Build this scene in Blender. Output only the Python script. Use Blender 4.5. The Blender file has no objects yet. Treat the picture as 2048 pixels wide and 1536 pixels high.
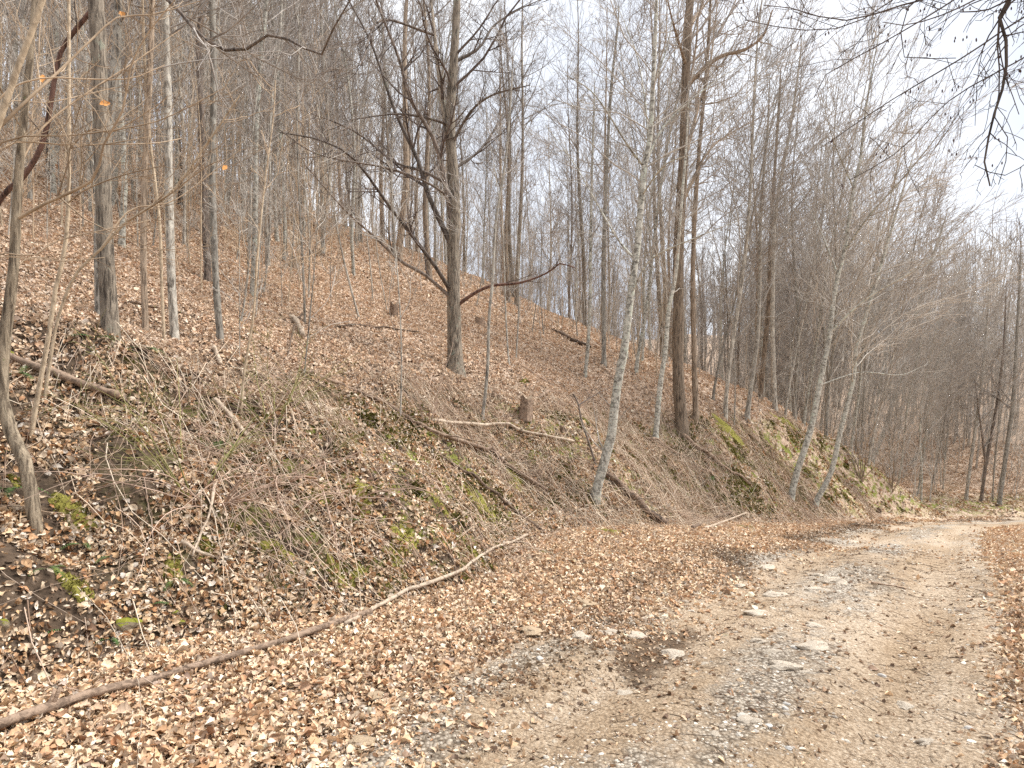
import bpy, math, random
import numpy as np
from mathutils import Vector

random.seed(7)
RNG = np.random.default_rng(11)
SC = bpy.context.scene
COL = SC.collection

# ------------------------------------------------------------------ camera
F, HZ, EYE = 1250.0, 890.0, 1.6          # focal length in photo pixels, horizon row, eye height
cam = bpy.data.cameras.new('camera')
cam.sensor_fit = 'HORIZONTAL'; cam.sensor_width = 36.0
cam.lens = 36.0 * F / 2048.0
cam.shift_y = (HZ - 768.0) / 2048.0
cam.clip_start = 0.05; cam.clip_end = 2000
camo = bpy.data.objects.new('camera', cam); COL.objects.link(camo)
camo.location = (0, 0, EYE); camo.rotation_euler = (math.radians(90), 0, 0)
SC.camera = camo

# ------------------------------------------------------------------ sky and sun (overcast)
SUN_EL, SUN_AZ = math.radians(56), math.radians(75)     # azimuth clockwise from +Y
w = bpy.data.worlds.new('World'); SC.world = w; w.use_nodes = True
nt = w.node_tree; nt.nodes.clear()
out = nt.nodes.new('ShaderNodeOutputWorld'); bg = nt.nodes.new('ShaderNodeBackground')
sky = nt.nodes.new('ShaderNodeTexSky'); sky.sky_type = 'NISHITA'; sky.sun_disc = False
sky.sun_elevation = SUN_EL; sky.sun_rotation = SUN_AZ
sky.air_density = 1.0; sky.dust_density = 4.0
mx = nt.nodes.new('ShaderNodeMix'); mx.data_type = 'RGBA'; mx.inputs[0].default_value = 0.86
# thin uneven cloud cover in front of the blue
tc = nt.nodes.new('ShaderNodeTexCoord'); cn = nt.nodes.new('ShaderNodeTexNoise'); cn.inputs['Scale'].default_value = 2.2; cn.inputs['Detail'].default_value = 4; cn.inputs['Roughness'].default_value = .5
nt.links.new(tc.outputs['Generated'], cn.inputs['Vector'])
cr = nt.nodes.new('ShaderNodeValToRGB'); cr.color_ramp.elements[0].position = .36; cr.color_ramp.elements[0].color = (.52, .565, .65, 1); cr.color_ramp.elements[1].position = .64; cr.color_ramp.elements[1].color = (.95, .97, 1, 1)
nt.links.new(cn.outputs['Fac'], cr.inputs[0])
cm = nt.nodes.new('ShaderNodeVectorMath'); cm.operation = 'SCALE'; cm.inputs['Scale'].default_value = 6.9
nt.links.new(cr.outputs[0], cm.inputs[0]); nt.links.new(cm.outputs[0], mx.inputs[7])
nt.links.new(sky.outputs[0], mx.inputs[6]); nt.links.new(mx.outputs[2], bg.inputs[0])
bg.inputs[1].default_value = 0.09
nt.links.new(bg.outputs[0], out.inputs[0])
sun = bpy.data.lights.new('sun', 'SUN'); sun.energy = 2.7; sun.angle = math.radians(26); sun.color = (1, .98, .95)
suno = bpy.data.objects.new('sun', sun); COL.objects.link(suno)
suno.rotation_euler = (math.radians(90) - SUN_EL, 0, -SUN_AZ + math.pi)
vs = SC.view_settings
vs.view_transform = 'Standard'; vs.look = 'None'; vs.gamma = 1; vs.use_curve_mapping = False
vs.exposure = 1.25
SC.render.engine = 'CYCLES'
SC.cycles.use_denoising = False
SC.cycles.max_bounces = 5; SC.cycles.diffuse_bounces = 3; SC.cycles.glossy_bounces = 2
SC.cycles.transmission_bounces = 2; SC.cycles.transparent_max_bounces = 4
SC.render.film_transparent = False

# ------------------------------------------------------------------ noise and terrain
TAB = np.random.default_rng(5).random((256, 256))
def vnoise(x, y):
    xi = np.floor(x).astype(int); yi = np.floor(y).astype(int)
    fx = x - xi; fy = y - yi
    fx = fx*fx*(3-2*fx); fy = fy*fy*(3-2*fy)
    a = TAB[xi & 255, yi & 255]; b = TAB[(xi+1) & 255, yi & 255]
    c = TAB[xi & 255, (yi+1) & 255]; d = TAB[(xi+1) & 255, (yi+1) & 255]
    return (a*(1-fx)+b*fx)*(1-fy) + (c*(1-fx)+d*fx)*fy - 0.5
def fbm(x, y, f, o=4):
    r = 0; a = 1.0
    for i in range(o):
        r = r + a*vnoise(x*f + 13.7*i, y*f + 71.3*i); f *= 2.03; a *= .5
    return r
def sstep(x, a, b):
    t = np.clip((x-a)/(b-a), 0, 1); return t*t*(3-2*t)
def smin(a, b, k):
    h = np.clip(.5 + .5*(b-a)/k, 0, 1)
    return b*(1-h) + a*h - k*h*(1-h)
EX, EY = 0.598, 0.801
def to_st(x, y):
    s = x*EX + y*EY; t = -x*EY + y*EX
    tau = t + 0.022*np.clip(s-25, 0, 30)**2 + .10*np.sin(s*.25)*sstep(s, 4, 12)
    return s, t, tau
def to_xy(s, tau):
    t = tau - 0.022*np.clip(s-25, 0, 30)**2 - .10*np.sin(s*.25)*sstep(s, 4, 12)
    return s*EX - t*EY, s*EY + t*EX
def road_z(s):
    u = np.clip(s-8, 0, 26)
    return -0.07*u*np.clip(u/6, 0, 1) - .02*np.clip(s-34, 0, 40)
def foot_t(s):
    return 4.3 + .9*sstep(s, 2, 9) - 1.7*sstep(s, 14, 25) + .35*np.sin(s*.9)
def height(x, y, fine=True):
    x = np.asarray(x, float); y = np.asarray(y, float)
    s, t, tau = to_st(x, y)
    zr = road_z(s)
    tf = foot_t(s)
    k = .80 + .38*sstep(s, 8, 27)
    # flat part: road and verges
    flat = zr + .05*sstep(tau, 2.5, 3.3) + .05*np.clip(tau-3.0, 0, 3)
    flat = flat + np.where(tau < 0, .07*sstep(-tau, .1, .6) - .10*np.clip(-tau-1.2, 0, 8), 0)
    # wheel ruts
    onr = sstep(tau, -.4, .0)*(1-sstep(tau, 2.5, 3.1))
    rut = np.exp(-((tau-.45)/.28)**2) + np.exp(-((tau-1.95)/.30)**2)
    flat = flat - .065*rut*onr
    bank = flat + k*np.clip(tau-tf, 0, 60) + .10*np.clip(tau-tf,0,1)
    drop = .62*np.clip(s-29.5, 0, 12)*np.clip((s-29.5)/5, 0, 1) + .10*np.clip(s-41, 0, 30)
    hill = .475*tt(t) - 1.15*(1-sstep(s, 5, 24)) - drop - .022*np.clip(-s, 0, 40)
    hill = hill + .10*fbm(x, y, .23, 2)*4*sstep(tau, 8, 14)
    hill = np.maximum(hill, flat + .35 + .27*np.clip(s-46, 0, 70) + .10*np.clip(tau-4, 0, 60))
    z = smin(bank, hill, .9)
    z = np.where(tau < tf-.8, flat, z)
    onb = sstep(tau, tf-.2, tf+.8)
    lower = onb*(1-sstep(tau, tf+3.2, tf+5.5))
    z = z + .16*fbm(x, y, .9, 3)*onb + .40*fbm(x+40, y, .6, 4)*lower
    if fine:
        z = z + .055*fbm(x, y, 4.1, 3)*(.35+.65*onb)*(1-.6*onr) + .16*fbm(x, y+9, 2.4, 4)*lower
    return z
def tt(t):
    return np.where(t > 48, 48 + 16*np.tanh((t-48)/16), t)
def hz(x, y): return float(height(np.array([x]), np.array([y]))[0])
def normal(x, y, e=.06):
    zx = (height(x+e, y)-height(x-e, y))/(2*e); zy = (height(x, y+e)-height(x, y-e))/(2*e)
    n = np.stack([-zx, -zy, np.ones_like(zx)], -1)
    return n/np.linalg.norm(n, axis=-1, keepdims=True)
DD = np.concatenate([np.arange(1.5, 20, .03), np.arange(20, 110, .12)])
def hit(px, py):
    """the point of the ground seen at a pixel of the photograph"""
    u = (px-1024)/F; v = (HZ-py)/F
    g = EYE + v*DD - height(u*DD, DD)
    i = np.argmax(g < 0) if (g < 0).any() else len(DD)-1
    d = DD[i]
    return np.array([u*d, d, hz(u*d, d)])
def at(px, py, d): return np.array([(px-1024)/F*d, d, EYE + (HZ-py)/F*d])

# ------------------------------------------------------------------ object helpers
def tag(o, label=None, cat=None, group=None, kind=None):
    if label: o['label'] = label
    if cat: o['category'] = cat
    if group: o['group'] = group
    if kind: o['kind'] = kind
    return o
def thing(name, label, cat, loc=(0, 0, 0), group=None):
    o = bpy.data.objects.new(name, None); COL.objects.link(o)
    o.location = loc; o.empty_display_size = .2
    return tag(o, label, cat, group)
def mesh_np(name, V, Fq, mat=None, smooth=True):
    """V (n,3); Fq (m,3) or (m,4) or list of both"""
    me = bpy.data.meshes.new(name)
    V = np.asarray(V, np.float32)
    polys = Fq if isinstance(Fq, list) else [Fq]
    polys = [np.asarray(p, np.int32) for p in polys if len(p)]
    nl = sum(p.size for p in polys); npoly = sum(len(p) for p in polys)
    me.vertices.add(len(V)); me.vertices.foreach_set('co', V.ravel())
    me.loops.add(nl); me.loops.foreach_set('vertex_index', np.concatenate([p.ravel() for p in polys]))
    tot = np.concatenate([np.full(len(p), p.shape[1], np.int32) for p in polys])
    st = np.concatenate([[0], np.cumsum(tot)[:-1]]).astype(np.int32)
    me.polygons.add(npoly); me.polygons.foreach_set('loop_start', st); me.polygons.foreach_set('loop_total', tot)
    me.polygons.foreach_set('use_smooth', np.full(npoly, smooth))
    me.update(calc_edges=True)
    if mat: me.materials.append(mat)
    return me
def part(name, me, parent=None, loc=None):
    o = bpy.data.objects.new(name, me); COL.objects.link(o)
    if parent is not None: o.parent = parent
    if loc is not None: o.location = loc
    return o
def nrm(v):
    return v/np.maximum(np.linalg.norm(v, axis=-1, keepdims=True), 1e-9)

class Tubes:
    def __init__(self): self.V = []; self.Q = []; self.T = []; self.n = 0
    def batch(self, P, R, sides=3, rough=0.0, cap=False):
        """P (m,n,3) paths, R (m,n) radii"""
        P = np.asarray(P, float); R = np.asarray(R, float)
        if P.ndim == 2: P = P[None]; R = R[None]
        m, n, _ = P.shape
        T = np.empty_like(P)
        T[:, 1:-1] = P[:, 2:]-P[:, :-2]; T[:, 0] = P[:, 1]-P[:, 0]; T[:, -1] = P[:, -1]-P[:, -2]
        T = nrm(T)
        mean = nrm(P[:, -1]-P[:, 0])
        ref = np.where(np.abs(mean[:, 2:3]) > .75, np.array([[1., .13, 0]]), np.array([[.07, .1, 1.]]))
        U = nrm(np.cross(T, ref[:, None, :])); W = np.cross(T, U)
        a = np.arange(sides)*2*np.pi/sides
        ring = U[:, :, None, :]*np.cos(a)[None, None, :, None] + W[:, :, None, :]*np.sin(a)[None, None, :, None]
        Rr = R[:, :, None, None]
        if rough: Rr = Rr*(1 + rough*(RNG.random((m, n, sides, 1))-.5))
        V = P[:, :, None, :] + Rr*ring
        base = self.n + (np.arange(m)*n*sides)[:, None, None]
        i = (np.arange(n-1)*sides)[None, :, None]; j = np.arange(sides)[None, None, :]; jn = (j+1) % sides
        q = np.stack([base+i+j, base+i+jn, base+i+sides+jn, base+i+sides+j], -1).reshape(-1, 4)
        self.V.append(V.reshape(-1, 3)); self.Q.append(q); self.n += m*n*sides
        if cap:
            for e in (0, n-1):
                c = P[:, e] + (T[:, e]*R[:, e:e+1]*.15*(1 if e else -1))
                ci = self.n + np.arange(m); self.V.append(c); self.n += m
                r0 = (self.n-m*1)*0 + base[:, :, 0] + e*sides
                jj = np.arange(sides)[None, :]
                t = np.stack(np.broadcast_arrays(r0+jj, r0+(jj+1) % sides, ci[:, None]), -1).reshape(-1, 3)
                if not e: t = t[:, ::-1]
                self.T.append(t)
        return self
    def mesh(self, name, mat, off=(0, 0, 0)):
        V = np.concatenate(self.V) - np.asarray(off)
        Q = np.concatenate(self.Q)
        return mesh_np(name, V, [Q] + ([np.concatenate(self.T)] if self.T else []), mat)
def resample(pts, n, smooth=True):
    """Catmull-Rom through pts, n points evenly along"""
    p = np.asarray(pts, float)
    if len(p) > 2 and smooth:
        a = np.vstack([2*p[0]-p[1], p, 2*p[-1]-p[-2]]); o = []
        for i in range(len(p)-1):
            u = np.linspace(0, 1, 8, endpoint=False)[:, None]
            p0, p1, p2, p3 = a[i], a[i+1], a[i+2], a[i+3]
            o.append(.5*((2*p1)+(-p0+p2)*u+(2*p0-5*p1+4*p2-p3)*u**2+(-p0+3*p1-3*p2+p3)*u**3))
        p = np.vstack(o+[p[-1:]])
    L = np.concatenate([[0], np.cumsum(np.linalg.norm(np.diff(p, axis=0), axis=1))])
    q = np.linspace(0, L[-1], n)
    return np.stack([np.interp(q, L, p[:, k]) for k in range(3)], 1)
def grow(P, R, m, t0=.3, t1=1.0, length=1.0, ang=(35, 60), bias=(0, 0, .15), wig=.18, n=6, rs=.55, rmax=9, tip=.25, rmin=.0015, tfall=.6, absolute=False):
    """m side shoots from a batch of parent paths"""
    k, n0, _ = P.shape
    Ls = np.linalg.norm(np.diff(P, axis=1), axis=2).sum(1)
    idx = RNG.choice(k, m, p=Ls/Ls.sum())
    t = t0 + (t1-t0)*RNG.random(m)
    f = t*(n0-1); i = np.minimum(f.astype(int), n0-2); fr = (f-i)[:, None]
    pos = P[idx, i]*(1-fr) + P[idx, i+1]*fr
    tan = nrm(P[idx, i+1]-P[idx, i])
    r = R[idx, i]*(1-fr[:, 0]) + R[idx, i+1]*fr[:, 0]
    rnd = nrm(RNG.normal(size=(m, 3))); perp = nrm(rnd - tan*(rnd*tan).sum(1, keepdims=True))
    a = np.radians(RNG.uniform(ang[0], ang[1], m))[:, None]
    d = nrm(np.cos(a)*tan + np.sin(a)*perp)
    L = length*(1 if absolute else Ls[idx])*(1-tfall*t)*RNG.uniform(.55, 1.25, m)
    out = np.empty((m, n, 3)); out[:, 0] = pos; st = (L/(n-1))[:, None]
    b = np.asarray(bias, float)
    for j in range(1, n):
        out[:, j] = out[:, j-1] + d*st
        d = nrm(d + b*(3.0/n) + RNG.normal(size=(m, 3))*wig)
    r0 = np.clip(r*rs, rmin*1.2, rmax)
    rr = r0[:, None]*np.linspace(1, tip, n)[None, :]
    return out, np.maximum(rr, rmin)

# ------------------------------------------------------------------ materials
def new_mat(name):
    m = bpy.data.materials.new(name); m.use_nodes = True
    t = m.node_tree; b = t.nodes['Principled BSDF']
    b.inputs['Specular IOR Level'].default_value = .25; b.inputs['Roughness'].default_value = .85
    return m, t, b
def nd(t, typ, **kw):
    n = t.nodes.new(typ)
    for k, v in kw.items(): setattr(n, k, v)
    return n
def ramp(t, src, stops):
    r = nd(t, 'ShaderNodeValToRGB'); e = r.color_ramp.elements
    while len(e) < len(stops): e.new(.5)
    for q, (p, c) in zip(e, stops):
        q.position = p; q.color = (*c, 1) if len(c) == 3 else c
    if src is not None: t.links.new(src, r.inputs[0])
    return r
def mixc(t, fac, a, b, mode='MIX'):
    n = nd(t, 'ShaderNodeMix', data_type='RGBA', blend_type=mode)
    for i, v in ((0, fac), (6, a), (7, b)):
        if hasattr(v, 'is_linked'): t.links.new(v, n.inputs[i])
        elif i == 0: n.inputs[0].default_value = v
        else: n.inputs[i].default_value = (*v, 1)
    return n.outputs[2]
def noise(t, vec, scale, detail=4, rough=.55, dist=0):
    n = nd(t, 'ShaderNodeTexNoise'); n.inputs['Scale'].default_value = scale; n.inputs['Detail'].default_value = detail
    n.inputs['Roughness'].default_value = rough; n.inputs['Distortion'].default_value = dist
    if vec is not None: t.links.new(vec, n.inputs['Vector'])
    return n.outputs['Fac']
def coords(t, scale=(1, 1, 1), kind='Object'):
    c = nd(t, 'ShaderNodeTexCoord'); mp = nd(t, 'ShaderNodeMapping'); mp.inputs['Scale'].default_value = scale
    t.links.new(c.outputs[kind], mp.inputs['Vector']); return mp.outputs[0]
def bump(t, b, h, s, d=.02):
    n = nd(t, 'ShaderNodeBump'); n.inputs['Strength'].default_value = s; n.inputs['Distance'].default_value = d
    t.links.new(h, n.inputs['Height']); t.links.new(n.outputs[0], b.inputs['Normal'])

def bark(name, dark, light, lichen=None, lich=.0, zs=.22, scale=26, bs=.9, marks=False, vary=.35, dist=.025):
    m, t, b = new_mat(name)
    v = coords(t, (1, 1, zs))
    n1 = noise(t, v, scale, 5, .65, .6)
    r = ramp(t, n1, [(.40, dark), (.56, light)])
    c = r.outputs[0]
    big = noise(t, coords(t), 1.7, 3)
    c = mixc(t, ramp(t, big, [(.35, (0, 0, 0)), (.7, (.5, .5, .5))]).outputs[0], c, light)
    if lichen:
        ln = noise(t, coords(t, (1, 1, .7)), 7, 5, .7)
        c = mixc(t, ramp(t, ln, [(.60-lich, (0, 0, 0)), (.66-lich, (1, 1, 1))]).outputs[0], c, lichen)
    if marks:
        mk = noise(t, coords(t, (1, 1, 5)), 6, 4, .7)
        c = mixc(t, ramp(t, mk, [(.56, (0, 0, 0)), (.64, (1, 1, 1))]).outputs[0], c, dark)
    oi = nd(t, 'ShaderNodeObjectInfo')
    hv = nd(t, 'ShaderNodeMapRange'); hv.inputs[3].default_value = 1-vary; hv.inputs[4].default_value = 1+vary
    t.links.new(oi.outputs['Random'], hv.inputs[0])
    hs = nd(t, 'ShaderNodeHueSaturation'); t.links.new(c, hs.inputs['Color']); t.links.new(hv.outputs[0], hs.inputs['Value'])
    t.links.new(hs.outputs[0], b.inputs['Base Color'])
    bump(t, b, n1, bs, dist)
    return m
M = {}
M['oak'] = bark('rough_bark', (.045, .034, .026), (.36, .30, .23), (.34, .35, .27), .0, .16, 30, 1.0, dist=.04)
M['ridged'] = bark('ridged_tan_bark', (.085, .06, .04), (.46, .37, .26), (.30, .31, .14), -.05, .14, 30, 1.0, dist=.04)
M['grey'] = bark('grey_bark', (.10, .086, .07), (.43, .395, .335), (.50, .47, .40), .05, .22, 28, .8)
M['birch'] = bark('pale_bark', (.12, .105, .085), (.52, .50, .43), (.50, .52, .43), .04, .9, 14, .35, marks=True, vary=.15)
M['brown'] = bark('brown_bark', (.07, .05, .036), (.40, .31, .225), None, 0, .13, 30, 1.0)
M['tan'] = bark('tan_bark', (.24, .18, .12), (.54, .43, .30), None, 0, .5, 24, .3, vary=.15)
M['dark'] = bark('dark_bark', (.026, .02, .016), (.20, .16, .13), (.24, .26, .18), -.04, .22, 28, .8)
M['red'] = bark('rotten_bark', (.028, .016, .012), (.17, .095, .07), None, 0, .2, 22, 1.0)
M['deadwood'] = bark('weathered_wood', (.10, .066, .045), (.36, .255, .18), None, 0, 1.0, 22, .6, vary=.2)
M['palewood'] = bark('bleached_wood', (.22, .165, .115), (.50, .40, .30), None, 0, 1.0, 20, .5, vary=.15)
M['darkwood'] = bark('damp_wood', (.03, .02, .014), (.19, .13, .09), (.18, .19, .05), -.02, 1.0, 18, .7)
M['twig'] = bark('twig_bark', (.19, .165, .145), (.37, .33, .29), None, 0, 1, 3, 0.0, vary=.25)
M['twigpale'] = bark('pale_twig_bark', (.28, .25, .215), (.49, .445, .385), None, 0, 1, 3, 0.0, vary=.25)
M['twigtan'] = bark('tan_twig_bark', (.28, .20, .13), (.50, .38, .26), None, 0, 1, 3, 0.0, vary=.2)
M['twigdark'] = bark('dark_twig_bark', (.045, .034, .03), (.12, .092, .076), None, 0, 1, 3, 0.0, vary=.25)
M['green_stem'] = bark('green_stem', (.12, .115, .04), (.27, .25, .095), None, 0, 1, 5, 0.0, vary=.2)
M['redstem'] = bark('reddish_stem', (.24, .155, .11), (.52, .38, .29), None, 0, 1, 5, 0.0, vary=.2)

def attr_mat(name, attr='tint', inst=False, rough=.8, trans=0.0, bumps=0, scale=60, grain=.25):
    m, t, b = new_mat(name); b.inputs['Roughness'].default_value = rough
    a = nd(t, 'ShaderNodeAttribute', attribute_name=attr, attribute_type='INSTANCER' if inst else 'GEOMETRY')
    n = noise(t, coords(t), scale, 3)
    c = mixc(t, grain, a.outputs['Color'], ramp(t, n, [(.3, (.4, .36, .33)), (.6, (1, 1, 1))]).outputs[0], 'MULTIPLY')
    t.links.new(c, b.inputs['Base Color'])
    if bumps: bump(t, b, n, bumps, .01)
    if trans:
        tr = nd(t, 'ShaderNodeBsdfTranslucent'); t.links.new(c, tr.inputs[0])
        ms = nd(t, 'ShaderNodeMixShader'); ms.inputs[0].default_value = trans
        t.links.new(b.outputs[0], ms.inputs[1]); t.links.new(tr.outputs[0], ms.inputs[2])
        t.links.new(ms.outputs[0], t.nodes['Material Output'].inputs[0])
    return m
M['leaf'] = attr_mat('dry_leaf', inst=True, rough=.7, trans=.12, scale=5, grain=.45)
M['pebble'] = attr_mat('gravel_stone', inst=True, rough=.9, scale=4, grain=.4)
M['stem'] = attr_mat('dead_stem', rough=.85, scale=30, grain=.2)

def leaf_obj_mat():
    m, t, b = new_mat('single_dry_leaf'); b.inputs['Roughness'].default_value = .65
    oi = nd(t, 'ShaderNodeObjectInfo')
    r = ramp(t, oi.outputs['Random'], [(0, (.52, .34, .19)), (.2, (.60, .43, .29)), (.38, (.42, .23, .11)), (.52, (.64, .50, .37)), (.66, (.36, .16, .07)), (.8, (.50, .36, .25)), (.92, (.20, .11, .065)), (1, (.62, .53, .45))])
    n = noise(t, coords(t), 35, 4, .7)
    c = mixc(t, .5, r.outputs[0], ramp(t, n, [(.3, (.35, .28, .22)), (.65, (1, 1, 1))]).outputs[0], 'MULTIPLY')
    t.links.new(c, b.inputs['Base Color']); bump(t, b, n, .3, .01)
    return m
M['leafobj'] = leaf_obj_mat()
def orange_leaf():
    m, t, b = new_mat('orange_clinging_leaf')
    n = noise(t, coords(t), 30, 3)
    t.links.new(ramp(t, n, [(.3, (.45, .18, .05)), (.7, (.72, .38, .13))]).outputs[0], b.inputs['Base Color'])
    return m
M['orange'] = orange_leaf()

def ground_mat():
    m, t, b = new_mat('leaf_strewn_soil'); b.inputs['Roughness'].default_value = .95
    v = coords(t)
    # crumbs of leaf too small to tell apart, over dark soil
    vo = nd(t, 'ShaderNodeTexVoronoi'); vo.inputs['Scale'].default_value = 13; vo.inputs['Randomness'].default_value = 1
    t.links.new(v, vo.inputs['Vector'])
    sep = nd(t, 'ShaderNodeSeparateColor'); t.links.new(vo.outputs['Color'], sep.inputs[0])
    leafc = ramp(t, sep.outputs[0], [(0, (.20, .13, .088)), (.25, (.40, .285, .195)), (.5, (.49, .36, .26)), (.75, (.57, .44, .33)), (1, (.36, .235, .155))])
    soil = ramp(t, noise(t, v, 9, 5, .7), [(.3, (.030, .020, .013)), (.7, (.125, .085, .055))])
    a = nd(t, 'ShaderNodeAttribute', attribute_name='cover')
    sepa = nd(t, 'ShaderNodeSeparateColor'); t.links.new(a.outputs['Color'], sepa.inputs[0])
    edge = noise(t, v, 6, 4, .7)
    ad = nd(t, 'ShaderNodeMath', operation='ADD'); t.links.new(sepa.outputs[0], ad.inputs[0]); t.links.new(edge, ad.inputs[1])
    fac = ramp(t, ad.outputs[0], [(.62, (0, 0, 0)), (.95, (1, 1, 1))])
    c = mixc(t, fac.outputs[0], soil.outputs[0], leafc.outputs[0])
    # moss film where the attribute allows it
    mo = nd(t, 'ShaderNodeMath', operation='MULTIPLY'); t.links.new(sepa.outputs[1], mo.inputs[0])
    t.links.new(ramp(t, noise(t, v, 3.1, 5, .7), [(.46, (0, 0, 0)), (.56, (1, 1, 1))]).outputs[0], mo.inputs[1])
    moss = ramp(t, noise(t, v, 40, 3), [(.3, (.085, .095, .015)), (.7, (.27, .28, .05))])
    c = mixc(t, mo.outputs[0], c, moss.outputs[0])
    t.links.new(c, b.inputs['Base Color'])
    bump(t, b, noise(t, v, 24, 5, .7), .8, .03)
    return m
def road_mat():
    m, t, b = new_mat('gravel_and_dirt'); b.inputs['Roughness'].default_value = .95
    v = coords(t)
    a = nd(t, 'ShaderNodeAttribute', attribute_name='cover')
    sep = nd(t, 'ShaderNodeSeparateColor'); t.links.new(a.outputs['Color'], sep.inputs[0])
    fine = noise(t, v, 38, 6, .8)
    dirt = ramp(t, fine, [(.34, (.19, .135, .088)), (.5, (.45, .345, .24)), (.64, (.68, .57, .44))])
    vo = nd(t, 'ShaderNodeTexVoronoi'); vo.inputs['Scale'].default_value = 46; t.links.new(v, vo.inputs['Vector'])
    sc = nd(t, 'ShaderNodeSeparateColor'); t.links.new(vo.outputs['Color'], sc.inputs[0])
    grav = ramp(t, sc.outputs[0], [(0, (.22, .18, .14)), (.35, (.44, .38, .305)), (.7, (.62, .55, .46)), (1, (.76, .70, .60))])
    crack = ramp(t, vo.outputs['Distance'], [(.25, (1, 1, 1)), (.75, (.25, .21, .17))])
    grav = mixc(t, .8, grav.outputs[0], crack.outputs[0], 'MULTIPLY')
    ad = nd(t, 'ShaderNodeMath', operation='ADD'); t.links.new(sep.outputs[0], ad.inputs[0]); t.links.new(noise(t, v, 8, 5, .75), ad.inputs[1])
    c = mixc(t, ramp(t, ad.outputs[0], [(.70, (0, 0, 0)), (1.05, (1, 1, 1))]).outputs[0], dirt.outputs[0], grav)
    mud = ramp(t, fine, [(.3, (.075, .05, .033)), (.7, (.22, .155, .10))])
    ad2 = nd(t, 'ShaderNodeMath', operation='ADD'); t.links.new(sep.outputs[1], ad2.inputs[0]); t.links.new(noise(t, v, 5, 5, .75), ad2.inputs[1])
    c = mixc(t, ramp(t, ad2.outputs[0], [(.75, (0, 0, 0)), (1.1, (1, 1, 1))]).outputs[0], c, mud.outputs[0])
    stain = ramp(t, sep.outputs[2], [(.2, (.70, .62, .52)), (.7, (1, 1, 1))])
    c = mixc(t, .7, c, stain.outputs[0], 'MULTIPLY')
    t.links.new(c, b.inputs['Base Color'])
    hm = nd(t, 'ShaderNodeMath', operation='SUBTRACT'); t.links.new(fine, hm.inputs[0]); t.links.new(vo.outputs['Distance'], hm.inputs[1])
    bump(t, b, hm.outputs[0], .9, .02)
    return m
def rock_mat(name, lo, hi, moss=0):
    m, t, b = new_mat(name)
    v = coords(t); n = noise(t, v, 9, 6, .7)
    c = ramp(t, n, [(.3, lo), (.65, hi)]).outputs[0]
    if moss:
        g = nd(t, 'ShaderNodeNewGeometry'); sx = nd(t, 'ShaderNodeSeparateXYZ'); t.links.new(g.outputs['Normal'], sx.inputs[0])
        ad = nd(t, 'ShaderNodeMath', operation='ADD'); t.links.new(sx.outputs[2], ad.inputs[0]); t.links.new(noise(t, v, 6, 4), ad.inputs[1])
        ms = ramp(t, noise(t, v, 60, 3), [(.3, (.13, .14, .015)), (.7, (.34, .33, .045))])
        c = mixc(t, ramp(t, ad.outputs[0], [(.75, (0, 0, 0)), (.95, (1, 1, 1))]).outputs[0], c, ms.outputs[0])
    t.links.new(c, b.inputs['Base Color']); bump(t, b, n, .7, .03)
    return m
M['ground'] = ground_mat(); M['road'] = road_mat()
M['limestone'] = rock_mat('pale_limestone', (.36, .28, .20), (.66, .58, .47))
M['tanstone'] = rock_mat('tan_sandstone', (.30, .21, .13), (.55, .42, .28))
M['mossrock'] = rock_mat('mossy_stone', (.16, .12, .08), (.36, .29, .2), 1)
def moss_mat():
    m, t, b = new_mat('yellow_green_moss'); b.inputs['Roughness'].default_value = 1
    v = coords(t); n = noise(t, v, 45, 4, .7)
    big = noise(t, v, 5, 3)
    c = mixc(t, big, ramp(t, n, [(.3, (.07, .068, .013)), (.65, (.34, .30, .055))]).outputs[0], ramp(t, n, [(.3, (.11, .10, .025)), (.7, (.42, .38, .10))]).outputs[0])
    t.links.new(c, b.inputs['Base Color']); bump(t, b, n, 1, .03)
    return m
M['moss'] = moss_mat()
def plain(name, c1, c2, scale=12):
    m, t, b = new_mat(name); n = noise(t, coords(t), scale, 4)
    t.links.new(ramp(t, n, [(.3, c1), (.7, c2)]).outputs[0], b.inputs['Base Color']); return m
M['fern'] = plain('fern_green', (.03, .075, .022), (.11, .18, .05))
M['cutwood'] = plain('old_cut_wood', (.20, .14, .09), (.42, .33, .23))
M['catkin'] = plain('dark_catkin', (.05, .03, .03), (.13, .08, .07))

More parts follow.
